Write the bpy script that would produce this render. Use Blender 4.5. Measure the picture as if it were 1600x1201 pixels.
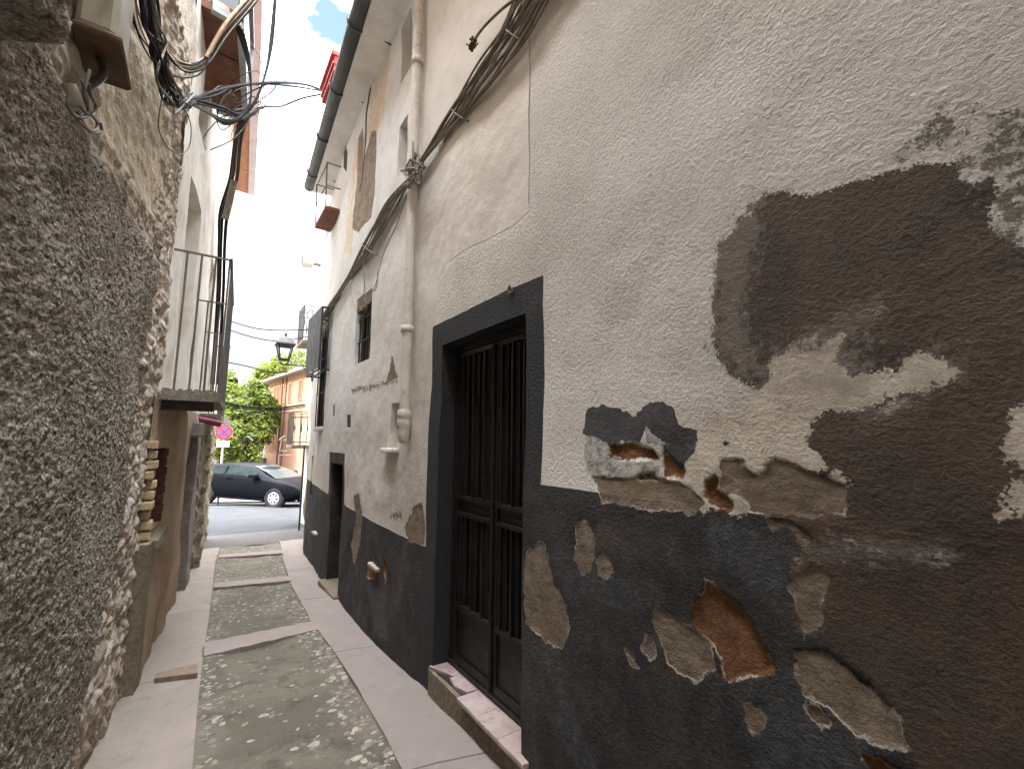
import bpy, math, random
import numpy as np
from mathutils import Matrix, Vector
random.seed(7); rng = np.random.default_rng(7)
C = bpy.context.scene
R = math.radians
for o in list(bpy.data.objects): bpy.data.objects.remove(o)

# ---------------------------------------------------------------- camera
F, CX, CY = 708., 800., 600.5
yaw, pitch, roll = R(34.4), R(7.2), R(0.5)
fw = np.array([math.sin(yaw)*math.cos(pitch), math.cos(yaw)*math.cos(pitch), math.sin(pitch)])
rt = np.array([math.cos(yaw), -math.sin(yaw), 0]); up = np.cross(rt, fw)
rt, up = rt*math.cos(roll)+up*math.sin(roll), up*math.cos(roll)-rt*math.sin(roll)
EYE = np.array([0, 0, 1.6])
cam = bpy.data.cameras.new('camera'); camo = bpy.data.objects.new('camera', cam); C.collection.objects.link(camo)
cam.sensor_width = 36; cam.sensor_fit = 'HORIZONTAL'; cam.lens = F/1600*36; cam.clip_start = .05; cam.clip_end = 2000
M = Matrix(((rt[0], up[0], -fw[0], 0), (rt[1], up[1], -fw[1], 0), (rt[2], up[2], -fw[2], 1.6), (0, 0, 0, 1)))
camo.matrix_world = M; C.camera = camo

# ---------------------------------------------------------------- world, sun, exposure
SUN_EL, SUN_AZ = R(42), R(258)            # azimuth clockwise from +Y: from the left and a little behind
w = bpy.data.worlds.new('World'); C.world = w; w.use_nodes = True
nt = w.node_tree; nt.nodes.clear(); L = nt.links.new
out = nt.nodes.new('ShaderNodeOutputWorld'); bg = nt.nodes.new('ShaderNodeBackground')
sky = nt.nodes.new('ShaderNodeTexSky'); sky.sky_type = 'NISHITA'; sky.sun_disc = False
sky.sun_elevation = SUN_EL; sky.sun_rotation = SUN_AZ; sky.air_density = 1.2; sky.dust_density = 1.5
tc = nt.nodes.new('ShaderNodeTexCoord'); mp = nt.nodes.new('ShaderNodeMapping'); mp.inputs['Scale'].default_value = (1, 1, 1.7)
nz = nt.nodes.new('ShaderNodeTexNoise'); nz.inputs['Scale'].default_value = 2.7; nz.inputs['Detail'].default_value = 7; nz.inputs['Roughness'].default_value = .55
mp.inputs['Location'].default_value = (3.302, 0.422, -0.099)
cr = nt.nodes.new('ShaderNodeValToRGB'); cr.color_ramp.elements[0].position = .36; cr.color_ramp.elements[1].position = .54
mx = nt.nodes.new('ShaderNodeMix'); mx.data_type = 'RGBA'; mx.inputs[7].default_value = (19, 19.3, 20, 1)
L(tc.outputs['Generated'], mp.inputs[0]); L(mp.outputs[0], nz.inputs[0]); L(nz.outputs[0], cr.inputs[0])
L(cr.outputs[0], mx.inputs[0]); dk = nt.nodes.new('ShaderNodeMix'); dk.data_type = 'RGBA'; dk.blend_type = 'MULTIPLY'; dk.inputs[0].default_value = 1; dk.inputs[7].default_value = (.50, .48, .46, 1); L(sky.outputs[0], dk.inputs[6]); L(dk.outputs[2], mx.inputs[6])
# cloud brightness grows from the horizon to the zenith, as under a real bright overcast
sx = nt.nodes.new('ShaderNodeSeparateXYZ'); L(tc.outputs['Generated'], sx.inputs[0])
p1 = nt.nodes.new('ShaderNodeMath'); p1.operation = 'MAXIMUM'; L(sx.outputs[2], p1.inputs[0]); p1.inputs[1].default_value = 0
p2 = nt.nodes.new('ShaderNodeMath'); p2.operation = 'POWER'; L(p1.outputs[0], p2.inputs[0]); p2.inputs[1].default_value = 3
p3 = nt.nodes.new('ShaderNodeMath'); p3.operation = 'MULTIPLY_ADD'; L(p2.outputs[0], p3.inputs[0]); p3.inputs[1].default_value = .92; p3.inputs[2].default_value = .024
cl_ = nt.nodes.new('ShaderNodeVectorMath'); cl_.operation = 'SCALE'; cl_.inputs[0].default_value = (40, 40.8, 42); L(p3.outputs[0], cl_.inputs['Scale']); L(cl_.outputs[0], mx.inputs[7]); L(mx.outputs[2], bg.inputs[0])
bg.inputs[1].default_value = .15; L(bg.outputs[0], out.inputs[0])
sl = bpy.data.lights.new('sun', 'SUN'); sl.energy = 1.4; sl.angle = R(10); sl.color = (1, .95, .86)
so = bpy.data.objects.new('sun', sl); C.collection.objects.link(so)
sd = Vector((math.sin(SUN_AZ)*math.cos(SUN_EL), math.cos(SUN_AZ)*math.cos(SUN_EL), math.sin(SUN_EL)))
so.rotation_euler = sd.to_track_quat('Z', 'Y').to_euler()
C.view_settings.view_transform = 'Standard'; C.view_settings.look = 'None'; C.view_settings.exposure = 2.85; C.view_settings.gamma = 1
C.render.engine = 'CYCLES'
C.cycles.max_bounces = 8; C.cycles.diffuse_bounces = 5

# ---------------------------------------------------------------- measuring helpers (points in the place)
def ray(px, py):
    d = fw*F+rt*(px-CX)-up*(py-CY); return d/np.linalg.norm(d)
def PX(px, py, x): d = ray(px, py); return EYE+d*(x/d[0])
def PY(px, py, y): d = ray(px, py); return EYE+d*(y/d[1])
def PZ(px, py, z): d = ray(px, py); return EYE+d*((z-1.6)/d[2])
RW = np.array([(-9, 1.46), (4.2, 1.46), (5.5, 1.48), (6.9, 1.54), (8.3, 1.64), (9.6, 1.79), (10.4, 1.91), (12, 2.28), (12.6, 2.5)])
LWP = np.array([(-9, -1.42), (3.5, -.38), (5.4, -.22), (6.7, -.10), (9, .07), (11.8, .26), (13, .33)])
def rwx(y): return np.interp(y, RW[:, 0], RW[:, 1])
def lwx(y): return np.interp(y, LWP[:, 0], LWP[:, 1])
def on(px, py, f=rwx, off=0.):
    d = ray(px, py); t = np.linspace(.1, 30, 6000)
    p = EYE[:, None]+d[:, None]*t
    g = p[0]-(f(p[1])+off); s = np.sign(g[0]); k = np.argmax(np.sign(g) != s)
    return EYE+d*t[k]
def sstep(a, b, x):
    t = np.clip((x-a)/(b-a), 0, 1); return t*t*(3-2*t)
ZY = [(-12, .5), (0, 0), (11, -.55), (19.5, -.78), (30, -1.75), (45, -2.3), (90, -3), (900, -3)]
def zg(x, y):
    y = np.asarray(y, float); x = np.asarray(x, float)
    z = np.interp(y, [a for a, b in ZY], [b for a, b in ZY])
    return z-.05*np.clip(x-1.3, -8, 8)*sstep(12, 16, y)
def G(px, py, dz=0):
    d = ray(px, py); t = 1.
    for _ in range(60):
        p = EYE+d*t; t = (zg(p[0], p[1])+dz-1.6)/d[2]
    return EYE+d*t
_tab = rng.random((256, 256))
def vn(a, b, s, seed=0):
    a = a*s+seed*17.3; b = b*s+seed*9.1
    i = np.floor(a).astype(int); j = np.floor(b).astype(int); u = a-i; v = b-j
    u = u*u*(3-2*u); v = v*v*(3-2*v)
    g = lambda p, q: _tab[p % 256, q % 256]
    return (g(i, j)*(1-u)+g(i+1, j)*u)*(1-v)+(g(i, j+1)*(1-u)+g(i+1, j+1)*u)*v-.5
def fbm(a, b, s, o=4, seed=0, g=.5):
    r = 0; k = 1.
    for n in range(o): r = r+vn(a, b, s*2**n, seed+n)*k; k *= g
    return r
def worley(a, b, s, seed=0):
    a = a*s; b = b*s; i = np.floor(a).astype(int); j = np.floor(b).astype(int)
    f1 = np.full(a.shape, 9.); f2 = f1.copy()
    for di in (-1, 0, 1):
        for dj in (-1, 0, 1):
            p = i+di; q = j+dj
            cx = p+_tab[(p+seed*7) % 256, q % 256]; cy = q+_tab[q % 256, (p+31+seed) % 256]
            d = np.hypot(cx-a, cy-b); f2 = np.where(d < f1, f1, np.minimum(f2, d)); f1 = np.minimum(f1, d)
    return f1, f2
def sdf(Y, Z, poly):
    P = np.array(poly, float); d = np.full(Y.shape, 1e9); ins = np.zeros(Y.shape, bool)
    n = len(P)
    for k in range(n):
        ay, az = P[k]; by, bz = P[(k+1) % n]; ey, ez = by-ay, bz-az
        wy, wz = Y-ay, Z-az; t = np.clip((wy*ey+wz*ez)/(ey*ey+ez*ez+1e-12), 0, 1)
        d = np.minimum(d, np.hypot(wy-t*ey, wz-t*ez))
        c = ((az > Z) != (bz > Z))
        with np.errstate(divide='ignore', invalid='ignore'):
            c &= Y < (by-ay)*(Z-az)/(bz-az+1e-15)+ay
        ins ^= c
    return np.where(ins, d, -d)

# ---------------------------------------------------------------- materials
class N:
    def __init__(s, name):
        s.m = bpy.data.materials.new(name); s.m.use_nodes = True; s.t = s.m.node_tree
        s.t.nodes.clear(); s.o = s.n('OutputMaterial'); s.b = s.n('BsdfPrincipled'); s.l(s.b.outputs[0], s.o.inputs[0])
        s.tc = s.n('TexCoord').outputs['Object']
    def n(s, k): return s.t.nodes.new('ShaderNode'+k)
    def l(s, a, b): s.t.links.new(a, b)
    def put(s, i, v):
        if isinstance(v, (int, float)): i.default_value = v
        elif isinstance(v, (tuple, list)): i.default_value = (*v, 1) if len(v) == 3 and i.type == 'RGBA' else v
        else: s.l(v, i)
    def noise(s, sc, det=4, ro=.55, vec=None, scale=None, dist=0):
        k = s.n('TexNoise'); k.inputs['Scale'].default_value = sc; k.inputs['Detail'].default_value = det; k.inputs['Roughness'].default_value = ro
        k.inputs['Distortion'].default_value = dist
        v = vec or s.tc
        if scale: 
            m = s.n('Mapping'); m.inputs['Scale'].default_value = scale; s.l(v, m.inputs[0]); v = m.outputs[0]
        s.l(v, k.inputs['Vector']); return k.outputs[0]
    def vor(s, sc, feat='F1', out=0, scale=None):
        k = s.n('TexVoronoi'); k.feature = feat; k.inputs['Scale'].default_value = sc
        v = s.tc
        if scale:
            m = s.n('Mapping'); m.inputs['Scale'].default_value = scale; s.l(v, m.inputs[0]); v = m.outputs[0]
        s.l(v, k.inputs['Vector']); return k.outputs[out]
    def ma(s, op, a, b=0., c=0., clamp=False):
        k = s.n('Math'); k.operation = op; k.use_clamp = clamp; s.put(k.inputs[0], a); s.put(k.inputs[1], b); s.put(k.inputs[2], c); return k.outputs[0]
    def rng(s, v, a, b, c=0., d=1., smooth=True):
        k = s.n('MapRange'); k.interpolation_type = 'SMOOTHSTEP' if smooth else 'LINEAR'
        for i, x in enumerate((v, a, b, c, d)): s.put(k.inputs[i], x)
        return k.outputs[0]
    def mix(s, f, a, b):
        k = s.n('Mix'); k.data_type = 'RGBA'; s.put(k.inputs[0], f); s.put(k.inputs[6], a); s.put(k.inputs[7], b); return k.outputs[2]
    def mul(s, a, f):
        k = s.n('Mix'); k.data_type = 'RGBA'; k.blend_type = 'MULTIPLY'; k.inputs[0].default_value = 1; s.put(k.inputs[6], a); s.put(k.inputs[7], f); return k.outputs[2]
    def attr(s, nm): k = s.n('Attribute'); k.attribute_name = nm; return k.outputs['Fac']
    def bump(s, h, dist=1., st=1.):
        k = s.n('Bump'); k.inputs['Distance'].default_value = dist; k.inputs['Strength'].default_value = st; s.put(k.inputs['Height'], h); s.l(k.outputs[0], s.b.inputs['Normal'])
    def done(s, col, rough=.9, metal=0., spec=.25):
        s.put(s.b.inputs['Base Color'], col); s.put(s.b.inputs['Roughness'], rough); s.put(s.b.inputs['Metallic'], metal)
        s.b.inputs['Specular IOR Level'].default_value = spec; return s.m
def pm(name, c1, c2=None, sc=6, rough=.85, bs=60, bh=.002, metal=0, spec=.3, c3=None):
    k = N(name); c2 = c2 or tuple(x*.7 for x in c1)
    f = k.rng(k.noise(sc, 6, .65), .35, .65); col = k.mix(f, c1, c2)
    if c3: col = k.mix(k.rng(k.noise(sc*3.3, 6, .7), .56, .66), col, c3)
    if bh: k.bump(k.ma('MULTIPLY', k.noise(bs, 4, .6), bh))
    return k.done(col, k.rng(k.noise(sc*2, 3), .3, .7, rough-.08, min(1., rough+.08)), metal, spec)
def g3(v): return (v, v, v)

def render_wall_mat():
    k = N('old_render')
    n1 = k.ma('SUBTRACT', k.noise(16, 7, .66), .5); n2 = k.ma('SUBTRACT', k.noise(4.5, 5, .6), .5)
    e = k.ma('ADD', k.ma('MULTIPLY', n1, .085), k.ma('MULTIPLY', n2, .05))
    def msk(nm, amp=1., soft=.0022, scrub=0.):
        v = k.ma('ADD', k.attr(nm), k.ma('MULTIPLY', e, amp))
        if scrub: 
            v = k.ma('ADD', v, k.ma('MULTIPLY', k.ma('SUBTRACT', k.noise(130, 4, .6), .5), scrub))
        return k.rng(v, -soft, soft)
    big = k.noise(1.1, 5, .6); med = k.noise(7, 6, .65); fine = k.noise(90, 4, .7)
    col = k.mix(k.rng(big, .35, .65), (.68, .622, .56), (.60, .54, .478))
    col = k.mix(k.rng(med, .5, .75, 0, .35), col, (.50, .455, .42))
    col = k.mix(k.rng(k.noise(3.2, 7, .7, scale=(1, 1, .25)), .58, .8, 0, .5), col, (.42, .38, .34))
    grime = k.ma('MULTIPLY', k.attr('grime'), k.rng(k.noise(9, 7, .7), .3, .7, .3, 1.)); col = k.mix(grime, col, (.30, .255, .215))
    wh = k.attr('far'); col = k.mix(wh, col, k.mix(k.rng(med, .4, .7), (.64, .63, .615), (.56, .545, .53)))
    col = k.mix(k.ma('MULTIPLY', k.attr('stain'), k.rng(k.noise(8, 7, .7), .36, .56)), col, (.58, .46, .33))
    dado = msk('dado', .12, .002)
    dc = k.mix(k.rng(k.noise(5, 7, .7), .35, .68), (.024, .0212, .0215), (.054, .044, .038))
    dc = k.mix(k.rng(k.noise(2.6, 8, .72, scale=(1, 1, .6)), .52, .70, 0, .85), dc, (.10, .074, .058))
    dc = k.mix(k.rng(k.noise(3.7, 7, .7, scale=(1, 1.2, .45)), .60, .75, 0, .6), dc, (.095, .090, .088))
    dc = k.mix(k.rng(k.noise(38, 6, .75), .63, .72, 0, .8), dc, (.17, .15, .13))
    dc = k.mix(k.ma('MULTIPLY', k.attr('bluegrey'), k.rng(k.noise(14, 7, .7), .3, .6, .4, 1.)), dc, k.mix(k.rng(k.noise(30, 6, .7), .45, .65), (.048, .049, .050), (.092, .090, .090)))
    dc = k.mix(k.attr('band'), dc, (.030, .029, .029))
    col = k.mix(dado, col, dc)
    br = msk('brown', .8, .004, .05)
    bc = k.mix(k.rng(k.noise(3, 5, .6), .35, .65), (.092, .066, .045), (.112, .076, .052))
    bc = k.mix(k.rng(k.noise(30, 6, .7), .55, .75, 0, .6), bc, (.17, .135, .105))
    bc = k.mix(k.rng(k.noise(1.7, 7, .7), .47, .66), bc, (.055, .041, .031)); bc = k.mix(k.attr('low'), bc, k.mix(k.rng(k.noise(2.2, 6, .65), .4, .62), (.120, .070, .043), (.062, .047, .036)))
    col = k.mix(br, col, bc)
    # thin scrubbed-off marks around the cement patch
    sc = k.rng(k.ma('ADD', k.attr('scrub'), k.ma('MULTIPLY', k.ma('SUBTRACT', k.noise(34, 9, .8), .52), .42)), -.012, .012)
    col = k.mix(sc, col, (.19, .155, .125))
    sme = k.rng(k.ma('ADD', k.attr('smear'), k.ma('MULTIPLY', k.ma('SUBTRACT', k.noise(22, 8, .75, scale=(1, 1, 2.)), .5), .2)), -.02, .02); col = k.mix(k.ma('MULTIPLY', sme, .85), col, k.mix(k.rng(k.noise(26, 8, .75), .5, .64), (.175, .14, .112), (.52, .45, .38)))
    cm = msk('cream', 1.1, .003, .06)
    cc = k.mix(k.rng(k.noise(8, 6, .65), .35, .7), (.60, .52, .425), (.47, .39, .31)); cc = k.mix(k.rng(k.noise(45, 5, .7), .62, .7, 0, .7), cc, (.26, .2, .16))
    col = k.mix(cm, col, cc)
    wm = msk('white', .7, .003, .03); wc = k.mix(k.rng(k.noise(25, 7, .7), .42, .62), (.50, .47, .43), (.22, .2, .18)); col = k.mix(wm, col, wc)
    tm = msk('taupe', .9, .003)
    t_c = k.mix(k.rng(k.noise(9, 6, .7, scale=(1, 1, 2.5)), .35, .68), (.265, .20, .145), (.13, .094, .066)); t_c = k.mix(k.rng(k.noise(3.5, 6, .65), .5, .68, 0, .8), t_c, (.17, .115, .07)); t_c = k.mix(k.rng(k.noise(60, 5, .7), .6, .72, 0, .6), t_c, (.33, .28, .22))
    tv = k.ma('ABSOLUTE', k.ma('ADD', k.attr('taupe'), k.ma('MULTIPLY', e, .9))); col = k.mix(tm, col, t_c)
    col = k.mix(k.ma('MULTIPLY', k.rng(tv, .005, .001), k.rng(k.noise(6, 5, .7), .46, .58)), col, (.46, .40, .33))  # pale plaster lip, doubling as a painted edge highlight
    om = msk('orange', .95, .003)
    oc = k.mix(k.rng(k.noise(13, 7, .7), .35, .65), (.30, .135, .048), (.15, .062, .03)); oc = k.mix(k.rng(k.noise(70, 5, .7), .6, .7, 0, .5), oc, (.42, .27, .14))
    ov = k.ma('ABSOLUTE', k.ma('ADD', k.attr('orange'), k.ma('MULTIPLY', e, .95))); col = k.mix(om, col, oc)
    col = k.mix(k.ma('MULTIPLY', k.rng(ov, .006, .002), k.rng(k.noise(7, 5, .7), .48, .58)), col, (.5, .42, .33))  # same pale lip and painted highlight round the orange patches
    sm = msk('slate', .75, .002)
    s_c = k.mix(k.rng(k.noise(12, 6, .6), .35, .65), (.078, .072, .072), (.052, .048, .05)); col = k.mix(sm, col, s_c)
    # cracks
    crk = k.rng(k.attr('crack'), -.004, .004); col = k.mix(crk, col, (.06, .045, .035))
    # relief: coarse trowelled stucco, layers standing proud of one another
    co = k.attr('coarse')
    worm = k.noise(52, 5, .6, scale=(1, .85, 1.15), dist=.45); worm2 = k.noise(110, 4, .65)
    h = k.ma('MULTIPLY', k.ma('ADD', k.ma('MULTIPLY', k.rng(worm, .38, .68), .0052), k.ma('MULTIPLY', worm2, .006)), k.ma('ADD', k.ma('MULTIPLY', co, .95), .12))
    bare = k.ma('MAXIMUM', k.ma('MAXIMUM', tm, sm), k.ma('MAXIMUM', k.ma('MULTIPLY', cm, .65), wm))
    h = k.ma('MULTIPLY', h, k.ma('SUBTRACT', 1., k.ma('MULTIPLY', bare, .72)))
    h = k.ma('ADD', h, k.ma('MULTIPLY', k.noise(11, 5, .55), .006))
    h = k.ma('ADD', h, k.ma('MULTIPLY', k.rng(k.attr('smooth'), -.004, .004), .006))
    grit = k.ma('MULTIPLY', k.noise(75, 5, .7), .010)
    h = k.ma('ADD', h, k.ma('MULTIPLY', grit, k.ma('ADD', k.ma('MULTIPLY', br, .5), om)))
    rough_d = k.ma('MULTIPLY', k.rng(k.noise(55, 5, .65), .35, .7), .005); h = k.ma('ADD', h, k.ma('MULTIPLY', rough_d, dado))
    for mm, dp in ((br, -.002), (cm, .003), (wm, -.003), (tm, -.007), (om, -.016), (sm, -.005), (crk, -.012), (sc, -.002)):
        h = k.ma('ADD', h, k.ma('MULTIPLY', mm, dp))
    k.bump(h, 1., 1.)
    ro = k.mix(dado, g3(.9), g3(.68))
    return k.done(col, .86, 0, .3)
M_R = render_wall_mat()

def left_wall_mat():
    k = N('rubble_and_roughcast')
    rg = k.rng(k.ma('ADD', k.attr('rough'), k.ma('MULTIPLY', k.ma('SUBTRACT', k.noise(14, 8, .7), .5), .09)), -.01, .01)
    c = k.vor(70, 'F1', 1); gr = k.n('RGBToBW'); k.l(c, gr.inputs[0])
    peb = k.mix(gr.outputs[0], (.185, .155, .12), (.46, .41, .34)); peb = k.mix(k.rng(k.noise(60, 5, .7), .5, .64), peb, (.06, .048, .038))
    peb = k.mix(k.rng(k.noise(4, 6, .7), .4, .7, 0, .6), peb, (.125, .10, .078))
    peb = k.mix(k.rng(k.noise(110, 4, .7), .56, .66, 0, .8), peb, (.60, .54, .45))
    v = k.vor(7.5, 'F1', 1, scale=(1, 1, 1.35)); vb = k.n('RGBToBW'); k.l(v, vb.inputs[0])
    st = k.mix(vb.outputs[0], (.34, .29, .235), (.47, .43, .38)); st = k.mix(k.rng(k.noise(22, 7, .72), .45, .68), st, (.25, .2, .155))
    mort = k.mix(k.rng(k.noise(6, 7, .7), .35, .65), (.55, .46, .36), (.38, .3, .225))
    jt = k.rng(k.ma('ADD', k.attr('joint'), k.ma('MULTIPLY', k.ma('SUBTRACT', k.noise(20, 6, .7), .5), .5)), -.12, .12)
    rub = k.mix(jt, mort, st)
    pl = k.rng(k.ma('ADD', k.attr('plaster'), k.ma('MULTIPLY', k.ma('SUBTRACT', k.noise(9, 8, .7), .5), .3)), -.03, .03)
    plc = k.mix(k.rng(k.noise(3.5, 7, .7, scale=(1, 1, .3)), .35, .68), (.60, .51, .39), (.47, .385, .29)); plc = k.mix(k.rng(k.noise(30, 7, .7, scale=(1, 1, .4)), .6, .7, 0, .7), plc, (.25, .19, .14))
    col = k.mix(pl, rub, plc); col = k.mix(rg, col, peb)
    col = k.mix(k.ma('MULTIPLY', k.attr('damp'), k.rng(k.noise(6, 5, .6), .3, .6)), col, (.24, .15, .10))
    h = k.ma('ADD', k.ma('MULTIPLY', k.noise(55, 5, .6), k.mix(rg, g3(.009), g3(.014))), k.ma('MULTIPLY', k.ma('SUBTRACT', 1., k.vor(60)), k.mix(rg, g3(.001), g3(.009))))
    k.bump(h, 1., 1.)
    return k.done(col, .93, 0, .2)
M_L = left_wall_mat()

def cream_house_mat():
    k = N('cream_render')
    med = k.noise(4, 7, .65)
    up_ = k.mix(k.rng(med, .4, .68), (.72, .69, .63), (.60, .54, .46)); up_ = k.mix(k.rng(k.noise(5, 7, .7, scale=(1, 1, .2)), .55, .72, 0, .6), up_, (.52, .45, .36))
    lo = k.mix(k.rng(k.noise(3, 7, .7), .35, .66), (.36, .265, .18), (.27, .19, .13)); lo = k.mix(k.rng(k.noise(25, 6, .7), .6, .7, 0, .6), lo, (.48, .40, .3))
    st = k.mix(k.rng(k.noise(16, 8, .75), .38, .62), (.42, .37, .29), (.22, .18, .14))
    gy = k.mix(k.rng(k.vor(30), .08, .22), (.13, .11, .09), k.mix(k.rng(k.noise(7, 7, .7), .35, .65), (.30, .27, .235), (.19, .17, .15)))
    ns = k.ma('MULTIPLY', k.ma('SUBTRACT', k.noise(12, 7, .7), .5), .16)
    m = lambda a: k.rng(k.ma('ADD', k.attr(a), ns), -.01, .01)
    col = k.mix(m('lower'), up_, lo); col = k.mix(m('rub'), col, st); col = k.mix(m('grey'), col, gy)
    k.bump(k.ma('ADD', k.ma('MULTIPLY', k.noise(40, 5, .6), .004), k.ma('MULTIPLY', k.noise(16, 8, .75), k.mix(m('rub'), g3(.003), g3(.05)))))
    return k.done(col, .9, 0, .2)
M_C = cream_house_mat()

M_white = pm('white_plaster', (.72, .70, .67), (.62, .59, .55), 4, .88, 40, .003)
M_trimdark = pm('dark_soffit', (.05, .045, .04), (.09, .07, .055), 9, .8, 50, .003)
M_iron = pm('painted_iron', (.022, .021, .021), (.032, .027, .024), 9, .5, 90, .0008, 0, .5, (.06, .035, .02))
M_iron_g = pm('grey_iron', (.10, .10, .10), (.16, .14, .12), 9, .55, 90, .001, .3, .4)
M_gate = pm('brown_black_gate_paint', (.011, .009, .009), (.017, .012, .011), 5, .5, 70, .0012, 0, .35, (.03, .024, .02))
M_gutter = pm('zinc_gutter', (.05, .056, .056), (.08, .085, .085), 5, .5, 60, .001, .2, .4)
M_pipe = pm('cream_pipe_paint', (.60, .555, .50), (.52, .47, .415), 5, .6, 70, .0015, 0, .4, (.42, .36, .29))
M_cable = [pm('cable_taupe', (.21, .175, .13), (.13, .11, .085), 15, .7, 60, .001), pm('cable_black', (.012, .012, .013), (.022, .020, .02), 15, .8, 60, .0005, 0, .15),
           pm('cable_tan', (.52, .37, .22), (.36, .26, .17), 15, .6, 60, .0005), pm('cable_grey', (.22, .205, .18), (.14, .13, .115), 15, .8, 60, .0005, 0, .15)]
M_wood = pm('weathered_wood', (.20, .13, .075), (.10, .065, .04), 14, .8, 50, .004)
M_darkwood = pm('dark_door_wood', (.03, .024, .02), (.05, .038, .03), 8, .6, 50, .002)
M_brick = pm('old_yellow_brick', (.52, .40, .24), (.36, .27, .17), 16, .9, 60, .006)
M_redbrick = pm('shade_toned_red_brick', (.12, .05, .035), (.08, .038, .03), 20, .9, 60, .005)  # red brick, darkened in colour for the shade inside the opening
M_terra = pm('terracotta', (.38, .20, .125), (.28, .15, .095), 9, .85, 50, .004)
M_tile = pm('mauve_step_tile', (.42, .33, .31), (.34, .26, .245), 8, .55, 60, .0015, 0, .45, (.22, .16, .15))
M_conc = pm('rough_concrete', (.22, .175, .125), (.14, .11, .08), 30, .95, 70, .006)
M_box = pm('cream_plastic_box', (.50, .46, .38), (.43, .39, .32), 3, .5, 60, .0006, 0, .45)
M_oxide = pm('brown_box_rim', (.14, .085, .05), (.09, .055, .035), 8, .7, 60, .001)
M_burg = pm('burgundy_enamel', (.17, .03, .055), (.13, .025, .045), 4, .4, 60, .0004, 0, .5)
M_lilac = pm('lilac_fascia', (.46, .45, .50), (.40, .39, .44), 4, .7, 60, .001)
M_soffit = pm('brown_soffit_tiles', (.20, .085, .05), (.13, .058, .038), 6, .8, 40, .003)
M_pink = pm('salmon_render', (.40, .225, .155), (.36, .20, .135), .5, .9, 10, .003)
M_quoin = pm('pale_quoins', (.42, .38, .34), (.36, .33, .30), 2, .9, 20, .003)
M_shut = pm('salmon_shutter', (.22, .095, .055), (.18, .08, .05), 2, .8, 20, .002)
M_roof = pm('grey_brown_roof', (.20, .17, .15), (.27, .21, .17), 2, .9, 20, .01)
def glassm(name, c=(.02, .025, .03)):
    k = N(name); return k.done(c, .08, 0, .4)
M_glass = glassm('dark_glass')

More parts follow.
